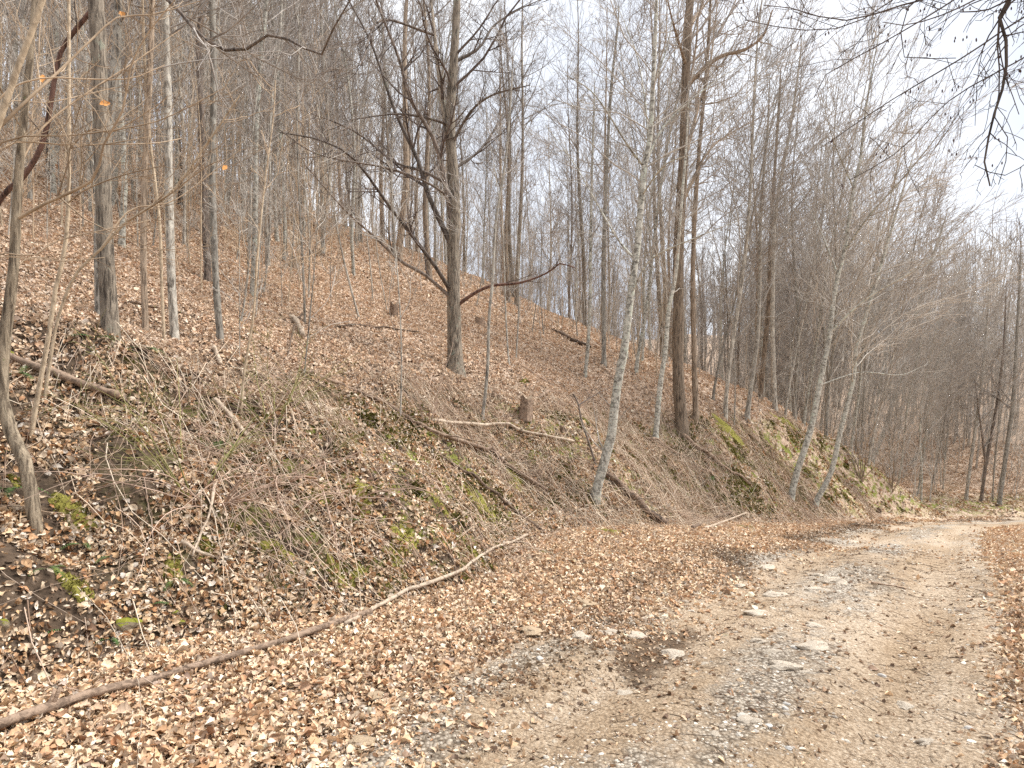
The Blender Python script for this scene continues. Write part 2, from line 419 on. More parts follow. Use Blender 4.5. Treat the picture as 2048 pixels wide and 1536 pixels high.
# ------------------------------------------------------------------ ground sheet
def axis(lo, hi, a, b, st, gr=1.055):
    m = list(np.arange(a, b, st)); up = []; d = st; x = m[-1]
    while x < hi: d *= gr; x += d; up.append(x)
    dn = []; d = st; x = m[0]
    while x > lo: d *= gr; x -= d; dn.append(x)
    return np.array(dn[::-1] + m + up)
gx = axis(-420, 420, -9, 8, .075); gy = axis(-60, 520, 2, 17, .075)
X, Y = np.meshgrid(gx, gy); X = X.ravel(); Y = Y.ravel()
s_, t_, tau_ = to_st(X, Y)
Z = height(X, Y)
nx, ny = len(gx), len(gy)
ii = (np.arange(ny-1)[:, None]*nx + np.arange(nx-1)[None, :]).ravel()
Q = np.stack([ii, ii+1, ii+nx+1, ii+nx], 1)
ground_me = mesh_np('ground', np.stack([X, Y, Z], 1), Q, M['ground'])
def cover(x, y):
    """how thickly leaves cover the place, 0..1"""
    s, t, tau = to_st(x, y); tf = foot_t(s)
    onb = sstep(tau, tf-.1, tf+.7)*(1-sstep(tau, tf+2.4, tf+4.0))
    bare = sstep(fbm(x+3, y+1, 2.7, 4), .02, .32)
    left = 1-sstep(s, 2.5, 9)
    c = 1 - onb*bare*(.55+.33*left)
    road = sstep(tau + .25*fbm(x, y, 1.3, 4), -.32, .12)*(1-sstep(tau + .8*fbm(x, y, .9, 4) + .30*(1-sstep(s, 4.5, 9)), 1.75, 2.85))
    return c*(1-.95*road)
def mossy(x, y):
    s, t, tau = to_st(x, y); tf = foot_t(s)
    return sstep(tau, tf-.1, tf+.5)*(1-sstep(tau, tf+2.2, tf+3.2))*sstep(s, 1.5, 5)*1.0
ca = ground_me.color_attributes.new('cover', 'FLOAT_COLOR', 'POINT')
cc = np.ones((len(X), 4), np.float32); cc[:, 0] = cover(X, Y)*(.10 + .90*sstep(np.hypot(X, Y), 8, 19)); cc[:, 1] = mossy(X, Y); cc[:, 2] = 0
ca.data.foreach_set('color', cc.ravel())
ground = tag(part('ground', ground_me), kind='structure')

# ------------------------------------------------------------------ road ribbon
rs = np.concatenate([np.arange(-8, 1, .12), np.arange(1, 12, .035), np.arange(12, 30, .09), np.arange(30, 62, .3)])
rt = np.linspace(-.8, 3.5, 100)
S2, T2 = np.meshgrid(rs, rt, indexing='ij'); S2 = S2.ravel(); T2 = T2.ravel()
RX, RY = to_xy(S2, T2)
edge = np.minimum(sstep(T2 + .25*fbm(RX, RY, 1.3, 4), -.42, -.12), 1-sstep(T2 + .7*fbm(RX, RY, .9, 4), 2.45, 3.0))
RZ = height(RX, RY) + .03*edge - .10*(1-edge)*1.0 + .012 + .014*fbm(RX, RY, 9, 3)*edge
nr, nt2 = len(rs), len(rt)
ii = (np.arange(nr-1)[:, None]*nt2 + np.arange(nt2-1)[None, :]).ravel()
road_me = mesh_np('road', np.stack([RX, RY, RZ], 1), np.stack([ii, ii+nt2, ii+nt2+1, ii+1], 1), M['road'])
def road_cover(x, y):
    s, t, tau = to_st(x, y)
    n1 = fbm(x, y, .7, 3)
    n2 = fbm(s*.45+31, tau*1.9, 1.6, 4)                 # streaks drawn out along the wheel tracks
    patch = .65 + .7*sstep(n2 + .5*n1, -.3, .4)
    grav = (.50*np.exp(-((tau-1.25-.2*n1)/.34)**2) + .50*np.exp(-((tau-2.45+.4*n1)/.30)**2) + .10*np.exp(-((tau+.1)/.25)**2))*patch*.85
    grav = grav + .34*n2 + .10
    mud = .9*np.exp(-((tau-2.65+.4*(1-sstep(s, 4.5, 9)))/.45)**2)*sstep(fbm(x+3, y, .9, 3), -.2, .3) + .45*np.exp(-((tau-2.0)/.22)**2)*sstep(fbm(x, y+8, .4, 2), -.2, .35)
    return np.clip(grav, 0, 1), np.clip(mud, 0, 1)
g_, m_ = road_cover(RX, RY)
ca = road_me.color_attributes.new('cover', 'FLOAT_COLOR', 'POINT')
cc = np.zeros((len(RX), 4), np.float32); cc[:, 0] = g_; cc[:, 1] = m_; cc[:, 2] = np.clip(.5 + 1.0*fbm(S2*.3, T2*1.7+4, 1.1, 5), 0, 1); cc[:, 3] = 1
ca.data.foreach_set('color', cc.ravel())
road = tag(part('road', road_me), kind='structure')
def rz(x, y): return hz(x, y) + .04

# ------------------------------------------------------------------ trees
def build_tree(name, label, cat, base, trunk, trunk_r, limbs=(), limb_r=(), mats=('grey', 'twig'), lv=(14, 110, 420), t0=.3,
               bias=(0, 0, .16), sides=9, group=None, l1=.42, l2=.45, l3=.5, ang1=(35, 65), rmin=.0022, wig=.16, flare=1.5, limb_mats=None, rl=.3, t3=.2):
    """trunk (n,3) world, trunk_r (n,), limbs: list of world paths"""
    root = thing(name, label, cat, base, group)
    n = len(trunk)
    fl = 1 + (flare-1)*np.exp(-np.linalg.norm(trunk-trunk[0], axis=1)/(trunk_r[0]*1.7))
    t = Tubes(); t.batch(trunk, trunk_r*fl, sides, rough=.16)
    part('trunk', t.mesh(name+'_trunk', M[mats[0]], base), root)
    P0 = trunk[None]; R0 = trunk_r[None]
    L = []
    for i, (lp, lr) in enumerate(zip(limbs, limb_r)):
        lp = resample(lp, 16); rr = np.linspace(lr, max(lr*.25, .003), 16)
        b = Tubes(); b.batch(lp, rr, 6, rough=.12)
        mt = limb_mats[i] if limb_mats and limb_mats[i] else (mats[0] if lr > .018 else mats[1])
        part('limb', b.mesh(name+'_limb', M[mt], base), root)
        L.append((lp, rr))
    tw = Tubes(); any_ = False
    src = []
    if lv[0]:
        p1, r1 = grow(P0, R0, lv[0], t0, .98, l1, ang1, bias, wig, 9, rl, rmin=rmin*1.8)
        tw.batch(p1, r1, 4); src.append((p1, r1)); any_ = True
    if L:
        lp = np.stack([a for a, b in L]); lr = np.stack([b for a, b in L])
        if src:
            # bring to the same number of points
            p1b = np.stack([resample(p, 16, False) for p in src[0][0]]); r1b = np.stack([np.interp(np.linspace(0, 1, 16), np.linspace(0, 1, 9), r) for r in src[0][1]])
            src = [(np.concatenate([lp, p1b]), np.concatenate([lr, r1b]))]
        else: src = [(lp, lr)]
    if src and lv[1]:
        p2, r2 = grow(src[0][0], src[0][1], lv[1], .15, 1, l2, (25, 60), bias, wig*1.1, 5, .6, rmin=rmin*1.25)
        tw.batch(p2, r2, 3); any_ = True
        if lv[2]:
            p3, r3 = grow(p2, r2, lv[2], t3, 1, l3, (20, 60), bias, wig*1.3, 4, .7, rmin=rmin)
            tw.batch(p3, r3, 3)
    if any_: part('crown', tw.mesh(name+'_crown', M[mats[1]], base), root)
    return root
def trunk_from_px(px, d, w0, w1, ext=3.0, lean=(0, 0, 1), n=26, dz=None, base=None):
    """pixel outline of a trunk standing at depth d -> world path and radii; goes ext metres on above the frame"""
    dz = dz or [0]*len(px)
    pts = [at(x, y, d+e) for (x, y), e in zip(px, dz)]
    if base is not None: pts[0] = base
    p0 = pts[0] - np.array([0, 0, .25])*1.0
    last = nrm(pts[-1]-pts[-2])
    pts = [p0] + pts
    if ext > 0:
        l = np.asarray(lean, float); q = pts[-1]
        for k in range(3):
            last = nrm(last*.7 + nrm(l)*.3); q = q + last*ext/3; pts.append(q)
    P = resample(pts, n)
    zt = (P[:, 2]-P[0, 2])/(P[-1, 2]-P[0, 2])
    r0, r1 = w0/F*d/2, w1/F*d/2
    zf = (np.array(pts[len(px)])[2]-P[0, 2])/(P[-1, 2]-P[0, 2])
    r = np.where(zt < zf, r0 + (r1-r0)*zt/zf, r1 + (max(.006, r1*.25)-r1)*(zt-zf)/max(1-zf, 1e-3))
    return P, r
HERO = []      # ground positions of the trees placed from the photograph
def hero(name, label, px, w, mats, ext=3.0, limbs=(), lv=(14, 110, 420), d=None, limb_mats=None, lean=(0, 0, 1), cat='tree', group=None, **kw):
    b = hit(*px[0]) if d is None else None
    kw.setdefault('rmin', .0005 + .0002*(d or b[1]))
    if b is None:
        bp = at(*px[0], d); b = np.array([bp[0], bp[1], hz(bp[0], bp[1])])
    d = b[1]
    T, r = trunk_from_px(px, d, w[0]*.72, w[1]*.78, ext, lean, base=b)
    lp = []; lr = []
    for spec in limbs:
        pts, lw = spec[0], spec[1]; dd = spec[2] if len(spec) > 2 else RNG.uniform(-.18, .18)
        nn = len(pts)
        q = [at(x, y, d + dd*d*(i/(nn-1))**1.2) for i, (x, y) in enumerate(pts)]
        lp.append(np.array(q)); lr.append(lw*.85/F*d/2)
    HERO.append((b[0], b[1]))
    return build_tree(name, label, cat, b, T, r, lp, lr, mats, lv, group=group, limb_mats=limb_mats, **kw)

CR = (.10, -.02, .20)
# --- left group on the slope
hero('oak_tree', 'thickest rough barked trunk at left, standing on the leafy slope', [(222, 672), (212, 520), (205, 330), (200, 150), (192, 0)], (44, 36), ('oak', 'twig'), 5, limbs=[([(196, -130), (260, -60), (338, 0), (410, 79), (478, 103), (543, 68), (600, 92), (643, 109), (662, 66), (700, 0)], 12, -.2)], limb_mats=['dark'], lv=(16, 130, 500), t0=.45)
hero('bare_tree', 'grey trunk tucked close behind the thickest rough barked tree', [(203, 636), (200, 480), (212, 300), (232, 120), (238, 0)], (32, 22), ('grey', 'twig'), 5, lv=(12, 110, 420), t0=.4)
hero('bare_tree', 'slim straight brown trunk just right of the thickest rough tree', [(292, 670), (287, 520), (290, 330), (300, 140), (305, 0)], (17, 13), ('brown', 'twig'), 4, lv=(14, 120, 420), t0=.35)
hero('bare_tree', 'thin tan stem between the slim brown trunk and the grey one', [(328, 684), (323, 560), (319, 440), (300, 280), (290, 140), (285, 0)], (9, 6), ('tan', 'twigtan'), 2, lv=(14, 100, 300), t0=.3)
hero('bare_tree', 'straight grey barked trunk with green foot, third from big rough trunk', [(350, 681), (342, 540), (338, 380), (335, 180), (330, 0)], (23, 18), ('grey', 'twig'), 5, lv=(14, 140, 520), t0=.4)
hero('bare_tree', 'grey trunk with mossy foot and slight lean, right end of left group', [(442, 684), (434, 600), (428, 480), (424, 330), (428, 150), (424, 0)], (19, 15), ('grey', 'twig'), 5, lv=(14, 140, 520), t0=.4)
hero('bare_tree', 'dark trunk farther up the slope behind the leaning mossy footed trunk', [(416, 565), (410, 430), (402, 250), (398, 100), (405, 0)], (19, 15), ('dark', 'twig'), 5, lv=(14, 140, 520), t0=.4)
hero('young_tree', 'pale slender stem in front, straight up beside left edge', [(62, 884), (82, 756), (99, 664), (113, 568), (130, 500), (137, 400), (138, 200), (138, 0)], (13, 7), ('tan', 'twigtan'), 1.5,
     limbs=[([(137, 405), (170, 380), (240, 352), (330, 330)], 4), ([(137, 300), (180, 260), (230, 262), (330, 200)], 3)], lv=(6, 50, 140), t0=.4, l1=.22, wig=.1)
hero('young_tree', 'tan sapling leaning right in a long diagonal across the left trees', [(89, 808), (103, 705), (116, 637), (150, 551), (200, 500), (253, 444), (342, 385), (405, 300), (480, 190)], (10, 4), ('tan', 'twigtan'), 0,
     limbs=[([(200, 500), (260, 420), (350, 400), (480, 300)], 4, .1), ([(253, 444), (330, 395), (410, 335), (450, 318)], 4, -.1)], lv=(10, 60, 160), t0=.4, l1=.3, wig=.1, lean=(1, 0, 1))
hero('crooked_tree', 'crooked ridged trunk bending out past the left edge, mossy at its foot', [(70, 1062), (62, 985), (45, 905), (12, 842), (3, 770), (12, 660), (26, 560), (32, 440), (42, 300), (60, 120), (70, 0)], (38, 14), ('ridged', 'twigtan'), 2,
     limbs=[([(32, 440), (85, 410), (140, 385), (190, 355), (207, 290), (246, 219), (262, 130), (300, 60), (350, 0)], 8, -.1), ([(26, 545), (60, 515), (130, 522), (210, 515)], 3, .1), ([(38, 330), (90, 250), (190, 175), (260, 130), (360, 60)], 5, .15)], lv=(6, 60, 150), t0=.5, l1=.28, flare=1.2)
hero('leaning_dead_tree', 'dark reddish rotten trunk leaning across the upper left', [(-60, 452), (0, 400), (51, 349), (89, 273), (113, 137), (130, 89), (185, 17), (215, -30)], (15, 10), ('red', 'twigdark'), 0, d=8.2, lv=(5, 20, 50), t0=.5, l1=.15)
hero('young_tree', 'tan barked young tree beyond the left edge reaching into the top corner', [(-170, 930), (-105, 600), (-40, 360), (7, 219), (45, 110), (85, 0)], (24, 13), ('tan', 'twigtan'), 2.5, d=4.4,
     limbs=[([(-18, 270), (60, 195), (110, 150), (180, 82), (236, 34), (300, 30), (400, 2)], 8, .2), ([(-30, 310), (0, 195), (80, 157), (170, 158), (260, 157), (330, 130)], 5, .1),
            ([(-70, 430), (0, 287), (154, 270), (290, 249), (362, 222), (450, 175)], 5, .1), ([(-80, 460), (0, 297), (143, 290), (300, 287), (362, 277)], 4, .2), ([(-90, 560), (0, 508), (65, 512), (120, 480), (250, 452), (300, 440)], 4, .1),
            ([(-60, 400), (0, 215), (100, 205), (230, 175)], 3, .2)], lv=(0, 60, 110), l2=.34, l3=.4, wig=.08)
# --- centre
hero('spreading_tree', 'largest centre tree, many dark limbs fanning left, hollow at its foot', [(912, 746), (908, 680), (908, 600), (906, 520), (910, 445), (906, 342), (900, 239), (908, 120), (914, 0)], (42, 19), ('oak', 'twigdark'), 4,
     limbs=[([(904, 330), (893, 256), (879, 154), (869, 68), (860, -20)], 20, .03), ([(909, 480), (886, 342), (865, 273), (817, 191), (800, 123), (752, 0), (735, -60)], 15, -.1),
            ([(907, 500), (855, 386), (838, 325), (790, 222), (742, 85), (691, -10)], 14, .06), ([(906, 600), (852, 551), (804, 524), (745, 470), (690, 420), (610, 330)], 9, -.15),
            ([(906, 590), (865, 525), (777, 410), (708, 318), (640, 280), (560, 265)], 10, -.2), ([(903, 372), (845, 342), (790, 325), (725, 273), (674, 246), (600, 220)], 8, .1),
            ([(901, 250), (850, 235), (790, 228), (700, 240)], 7, -.1), ([(912, 613), (940, 592), (981, 572), (1043, 565), (1098, 544), (1118, 527), (1152, 536)], 9, -.06),
            ([(907, 125), (958, 96), (988, 51), (1036, 20), (1080, 0)], 8, .1), ([(903, 290), (940, 225), (985, 190), (1060, 170)], 8, -.1), ([(906, 340), (960, 300), (1010, 230), (1060, 180)], 7, .15),
            ([(868, 70), (760, 40), (720, 130), (653, 137)], 6, -.25), ([(905, 420), (880, 380), (790, 340), (640, 310), (560, 260)], 6, -.25)],
     limb_mats=['oak', 'dark', 'dark', 'dark', 'dark', 'dark', 'dark', 'red', 'dark', 'dark', 'dark', 'dark', 'dark'], lv=(8, 210, 900), t0=.5, l2=.34, bias=(0, 0, .24), flare=1.7)
hero('bare_tree', 'slim grey stem right of the centre tree, in front of the stump', [(965, 838), (975, 740), (978, 637), (985, 560), (992, 440), (1010, 330), (1020, 220)], (10, 5), ('grey', 'twig'), 1.5, lv=(12, 110, 330), t0=.3, l1=.3)
hero('birch_tree', 'pale lichen spotted leaning tree standing low on bank right of centre', [(1187, 1004), (1204, 940), (1222, 876), (1234, 773), (1248, 705), (1262, 585), (1274, 500), (1288, 342), (1299, 284), (1306, 171), (1313, 0)], (28, 9), ('birch', 'twigpale'), 3,
     limbs=[([(1272, 520), (1230, 470), (1150, 330), (1090, 250)], 5, .1), ([(1285, 330), (1255, 290), (1190, 190), (1130, 150)], 6, -.1), ([(1290, 330), (1330, 250), (1420, 170), (1500, 120)], 6, .1),
            ([(1296, 290), (1290, 200), (1270, 100), (1230, 0)], 5, .1), ([(1262, 590), (1300, 520), (1380, 480), (1480, 440)], 5, -.1), ([(1306, 171), (1335, 90), (1350, 0)], 5), ([(1284, 390), (1330, 330), (1400, 305)], 5, -.15),
            ([(1196, 970), (1216, 880), (1226, 790), (1236, 720)], 9, .03)], lv=(10, 150, 520), t0=.45, flare=1.2)
hero('bare_tree', 'dark massive trunk with stringy bark and vines, right of centre', [(1364, 858), (1356, 740), (1357, 600), (1358, 478), (1367, 308), (1372, 137), (1380, 0)], (34, 20), ('brown', 'twig'), 4,
     limbs=[([(1374, 171), (1416, 130), (1450, 109), (1485, 102), (1526, 72), (1545, 20)], 12, -.05), ([(1366, 330), (1395, 220), (1420, 130), (1435, 0)], 10, .1), ([(1378, 60), (1400, 20), (1440, -20)], 9, .1), ([(1360, 420), (1400, 330), (1440, 280), (1530, 230)], 8, .1), ([(1372, 130), (1350, 60), (1335, 0)], 8)], lv=(10, 220, 900), t0=.5, flare=1.25)
hero('bare_tree', 'brown trunk standing directly behind the stringy barked dark trunk', [(1392, 840), (1388, 700), (1386, 520), (1396, 330), (1412, 150), (1418, 60)], (16, 8), ('brown', 'twig'), 2, lv=(14, 150, 520), t0=.4, bias=CR)
hero('birch_tree', 'slender pale birch immediately left of the stringy barked trunk', [(1311, 878), (1320, 773), (1330, 705), (1337, 620), (1351, 550), (1362, 420), (1372, 300)], (16, 6), ('birch', 'twigpale'), 2, lv=(12, 110, 330), t0=.4, bias=CR)
hero('birch_tree', 'thin spotted birch on the slope behind the centre stump, left one', [(1170, 752), (1176, 691), (1180, 600), (1181, 500), (1184, 350), (1188, 220)], (11, 5), ('birch', 'twig'), 1, lv=(14, 120, 420), t0=.4)
hero('bare_tree', 'grey straight tree on the spur between two thin birches', [(1208, 730), (1207, 600), (1208, 480), (1214, 330), (1222, 180), (1235, 60)], (14, 6), ('grey', 'twig'), 1, lv=(16, 150, 560), t0=.4)
hero('bent_sapling', 'thin dark sapling with a kinked top, leaning against pale leaning tree', [(1192, 934), (1176, 880), (1163, 841), (1156, 806), (1146, 788)], (8, 4), ('dark', 'twigdark'), 0, limbs=[([(1158, 810), (1190, 790), (1230, 770)], 3)], lv=(4, 10, 0), t0=.5, l1=.3)
hero('young_tree', 'thin tan sapling rising from the bank left of centre', [(482, 828), (489, 739), (506, 637), (516, 500), (528, 380), (545, 250)], (8, 3), ('tan', 'twigtan'), 0.5, lv=(14, 80, 200), t0=.3, l1=.3)
# --- right: knoll and leaning birches over the road
hero('bare_tree', 'grey lichened tree rooted on the mossy knoll edge, roots exposed', [(1493, 838), (1502, 773), (1515, 670), (1519, 560), (1522, 420), (1535, 260)], (14, 6), ('grey', 'twigpale'), 2, lv=(14, 160, 600), t0=.4, bias=CR)
hero('bare_tree', 'brown trunk behind the knoll crossed by a leaning dead stem', [(1520, 800), (1527, 720), (1537, 610), (1541, 480), (1552, 300), (1560, 180)], (14, 6), ('brown', 'twig'), 1, lv=(14, 160, 600), t0=.4, bias=CR)
hero('bare_tree', 'greenish slim trunk growing right on top of the mossy knoll', [(1550, 822), (1546, 705), (1545, 600), (1552, 420), (1580, 260), (1600, 120)], (13, 5), ('grey', 'twig'), 1, lv=(14, 170, 640), t0=.35, bias=CR)
hero('birch_tree', 'tallest white birch leaning over the road from the bank foot', [(1580, 1002), (1594, 944), (1621, 859), (1638, 773), (1659, 671), (1666, 602), (1676, 551), (1690, 495), (1707, 376), (1720, 325), (1729, 239)], (19, 6), ('birch', 'twigpale'), 3,
     limbs=[([(1676, 551), (1640, 460), (1600, 380)], 5, .1), ([(1690, 500), (1740, 430), (1820, 340), (1900, 240)], 6, -.15), ([(1660, 665), (1730, 600), (1830, 540), (1930, 480)], 5, -.1), ([(1640, 770), (1720, 745), (1800, 750), (1850, 730)], 4, .05), ([(1707, 376), (1670, 290), (1650, 220)], 4)],
     lv=(30, 320, 1600), t0=.38, bias=(.18, -.03, .24), lean=(.25, 0, 1), l1=.5, ang1=(18, 48), flare=1.1)
hero('birch_tree', 'second white birch leaning over the road, nearest to its edge', [(1628, 1014), (1662, 944), (1679, 869), (1693, 814), (1707, 756), (1712, 700), (1735, 620), (1765, 520), (1800, 400)], (16, 5), ('birch', 'twigpale'), 2, lv=(28, 300, 1400), t0=.35, bias=(.25, -.03, .2), lean=(.3, 0, 1), l1=.5, flare=1.1)
hero('birch_tree', 'white birch behind the second one, springing from the gully brush', [(1683, 888), (1710, 828), (1727, 790), (1738, 739), (1744, 654), (1760, 540), (1785, 420)], (14, 5), ('birch', 'twigpale'), 2, lv=(22, 240, 1000), t0=.35, bias=(.22, -.03, .2), lean=(.3, 0, 1), l1=.5)
hero('birch_tree', 'leaning white birch above the multi stemmed brush by the road', [(1748, 909), (1765, 872), (1785, 807), (1806, 739), (1826, 654), (1850, 560), (1880, 470)], (12, 5), ('birch', 'twigpale'), 2, lv=(22, 240, 1000), t0=.35, bias=(.22, -.03, .2), lean=(.3, 0, 1), l1=.5)
hero('dead_pole', 'bare white broken topped pole leaning right above the road bend', [(1823, 932), (1850, 880), (1874, 831), (1901, 773), (1915, 705)], (10, 5), ('birch', 'twigpale'), 0, lv=(5, 10, 0), t0=.5, l1=.15)
hero('birch_tree', 'upright thin white birch close behind the tallest leaning one', [(1620, 826), (1625, 739), (1632, 602), (1640, 480), (1650, 360)], (11, 5), ('birch', 'twig'), 1.5, lv=(14, 150, 560), t0=.4, bias=CR)
hero('bare_tree', 'grey tree at the far road bend, leftmost of the bend group', [(1932, 1000), (1945, 900), (1962, 780), (1975, 640)], (9, 5), ('grey', 'twig'), 2, lv=(14, 160, 560), t0=.3)
hero('bare_tree', 'grey tree at the far road bend beside the right picture edge', [(1998, 1010), (2012, 910), (2026, 807), (2034, 680), (2040, 560)], (12, 6), ('grey', 'twig'), 2, lv=(14, 180, 640), t0=.3)
hero('bare_tree', 'forked dark tree in middle of the far bend group', [(1962, 1004), (1972, 930), (1990, 830), (2005, 720), (2010, 640)], (9, 4), ('dark', 'twig'), 2, limbs=[([(1972, 930), (1960, 840), (1950, 760)], 6)], lv=(14, 150, 520), t0=.3)

# --- tree beyond the right edge whose branches hang into the top right corner
TB = np.array([5.6, 4.5]); tbz = hz(*TB); od = 5.0
tp = resample([(5.6, 4.5, tbz-.3), (5.55, 4.5, 2), (5.4, 4.55, 4), (5.2, 4.6, 6), (5.0, 4.7, 8)], 22); tr_ = np.linspace(.16, .05, 22)
def ov(px, z0, dd=0.0):
    p = [at(x, y, od + dd*i) for i, (x, y) in enumerate(px)]
    z0 = max(z0, p[0][2]+.15); k = min(z0, 7.6)
    a = np.array([np.interp(k, tp[:, 2], tp[:, j]) for j in range(3)])
    return np.array([a, (a*.45+p[0]*.55)+np.array([0, 0, .12])] + p)
OVL = [([(2011, 0), (2012, 80), (2011, 154), (1990, 222), (1980, 263), (1970, 308), (1970, 335), (1980, 372)], 5.6, 11), ([(2009, 20), (2012, 160), (2025, 191), (2038, 229)], 5.5, 6),
       ([(2011, 10), (2000, 170), (1990, 243), (2018, 280), (2011, 325), (1997, 369)], 5.5, 5), ([(1997, 10), (1960, 22), (1922, 24)], 5.4, 8), ([(1900, -20), (1826, 3), (1690, 41), (1587, 17), (1526, 10)], 5.8, 6),
       ([(1950, 0), (1826, 48), (1765, 44)], 5.7, 6), ([(1908, 0), (1772, 82), (1645, 154), (1628, 195)], 5.9, 5), ([(2048, 34), (1929, 113), (1775, 205), (1650, 290)], 5.3, 5), ([(1830, 0), (1806, 99), (1823, 116), (1912, 116)], 6.0, 5),
       ([(2030, 60), (1960, 150), (1945, 170), (1940, 190)], 5.2, 4), ([(2040, 120), (1900, 200), (1800, 300), (1700, 360)], 5.0, 4), ([(1800, -10), (1700, 50), (1600, 60), (1490, 40)], 6.2, 4), ([(2048, 330), (2000, 350), (1950, 330)], 4.6, 3)]
over = build_tree('overhanging_tree', 'dark twiggy tree beyond right edge, branches hanging into top right corner', 'tree', np.array([5.6, 4.5, tbz]), tp, tr_,
                  [ov(a, b) for a, b, c in OVL], [c*1.0/F*od/2 for a, b, c in OVL], ('dark', 'twigdark'), lv=(0, 170, 380), l2=.24, l3=.5, bias=(-.05, 0, -.06), wig=.2, rmin=.0021)
ct = Tubes(); rr = np.random.default_rng(3)
for a, b, c in OVL:
    q = resample(ov(a, b), 24)[8:]
    for k in range(7):
        p = q[rr.integers(0, len(q))] + rr.normal(0, .10, 3)
        for j in range(2):
            o = p + rr.normal(0, .02, 3)
            ct.batch(np.array([o, o-[0, 0, .008], o-[0, 0, .02], o-[.002, 0, .028]]), np.array([.001, .0055, .0055, .001]), 5)
cat_o = part('catkin', ct.mesh('catkins', M['catkin'], (5.6, 4.5, tbz)), over); cat_o['kind'] = 'stuff'

# ------------------------------------------------------------------ background trees: kinds, then copies
def kind_tree(h, r, wander, lean, mats, lv, t0, bias, **kw):
    n = 18; z = np.linspace(-.4, h, n)
    ph = RNG.uniform(0, 6, 4)
    x = lean[0]*np.clip(z, 0, 99)**1.15/h**.15 + wander*np.sin(z*.45+ph[0])*np.clip(z, 0, 3)/3
    y = lean[1]*np.clip(z, 0, 99) + wander*np.sin(z*.38+ph[1])*np.clip(z, 0, 3)/3
    P = np.stack([x-x[1]*0, y, z], 1)
    R = .8*r*(1-.88*(np.clip(z, 0, h)/h)**1.1)
    o = build_tree('bare_tree', '', 'tree', (0, 0, 0), P, R, (), (), mats, lv, t0, bias, sides=7, rmin=.0042, **kw)
    return o
KINDS = []
for h, r, wd, ln, mats, lv, t0, bias, l1, an in [
    (17, .13, .12, (.01, 0), ('grey', 'twig'), (34, 230, 1100), .28, (0, 0, .30), .36, (20, 45)),
    (19, .17, .15, (-.02, .01), ('brown', 'twig'), (30, 220, 1100), .36, (0, 0, .26), .34, (22, 52)),
    (16, .095, .20, (.04, 0), ('grey', 'twig'), (38, 230, 1100), .22, (.03, 0, .36), .34, (16, 40)),
    (18, .14, .10, (0, .02), ('oak', 'twig'), (28, 220, 1050), .40, (0, 0, .22), .34, (25, 58)),
    (14, .075, .22, (.09, -.02), ('birch', 'twig'), (34, 220, 1000), .26, (.06, 0, .34), .34, (16, 40)),
    (15, .10, .18, (-.05, 0), ('dark', 'twig'), (36, 230, 1100), .24, (-.02, 0, .36), .34, (16, 42)),
    (13, .07, .15, (.03, 0), ('grey', 'twigpale'), (38, 220, 1000), .18, (.02, 0, .42), .32, (14, 36))]:
    KINDS.append(kind_tree(h, r, wd, ln, mats, lv, t0, bias, l1=l1, l2=.42, l3=.5, ang1=an, rl=.36))
def right_kind(h, r, ln, mats, lv):
    return kind_tree(h, r, .15, ln, mats, lv, .16, (.16, -.02, .30), l1=.46, l2=.42, l3=.48, ang1=(16, 45), rl=.36)
RKINDS = [right_kind(15, .07, (.12, -.02), ('birch', 'twigpale'), (34, 260, 1300)), right_kind(13, .055, (.20, -.03), ('grey', 'twig'), (36, 260, 1300)), right_kind(16, .085, (.08, 0), ('grey', 'twigpale'), (34, 260, 1300))]
SK = []
for h, r, ln, m in [(5.5, .018, (.03, 0), ('tan', 'twigpale')), (4.2, .014, (-.06, 0), ('grey', 'twigpale')), (6.5, .022, (.08, 0), ('grey', 'twig')), (3.2, .010, (.02, .03), ('grey', 'twigpale'))]:
    n = 12; z = np.linspace(-.15, h, n)
    P = np.stack([ln[0]*z + .06*np.sin(z*1.3), ln[1]*z + .05*np.sin(z*.9+2), z], 1)
    SK.append(build_tree('sapling', '', 'sapling', (0, 0, 0), P, r*(1-.8*np.clip(z, 0, h)/h), (), (), m, (16, 90, 170), .15, (0, 0, .2), sides=5, l1=.30, l2=.42, l3=.5, rmin=.0026, flare=1.0))
USED = set()
def copy_tree(root, loc, rz_, sc, label, group, tilt=(0, 0)):
    if root.name not in USED:
        USED.add(root.name); o = root; first = True
    else:
        o = root.copy(); COL.objects.link(o)
        for ch in root.children:
            c = ch.copy(); COL.objects.link(c); c.parent = o
    o.location = loc; o.rotation_euler = (tilt[0], tilt[1], rz_); o.scale = (sc, sc, sc)
    o['label'] = label; o['group'] = group
    return o
def scatter(n, dmin, rmin, rmax, az, cond, seed, hero_r=1.0, existing=None, prefer=0.5):
    g = np.random.default_rng(seed); pts = list(existing) if existing else []; k0 = len(pts); tries = 0
    pts = [tuple(p) for p in pts]
    A = np.array(HERO)
    while len(pts)-k0 < n and tries < 40000:
        tries += 1
        r = rmin + (rmax-rmin)*g.random()**prefer; a = math.radians(g.uniform(*az))
        x, y = r*math.sin(a), r*math.cos(a)
        if np.hypot(A[:, 0]-x, A[:, 1]-y).min() < hero_r: continue
        s, t, tau = to_st(x, y)
        if not cond(s, t, tau, x, y): continue
        dm = dmin*(.6+r/40)
        if pts:
            B = np.array(pts)
            if np.hypot(B[:, 0]-x, B[:, 1]-y).min() < dm: continue
        pts.append((x, y))
    return pts[k0:]
gt = np.random.default_rng(21)
ADJ = ['grey', 'brown', 'slim grey', 'rough barked', 'pale leaning', 'dark', 'slender pale twigged']
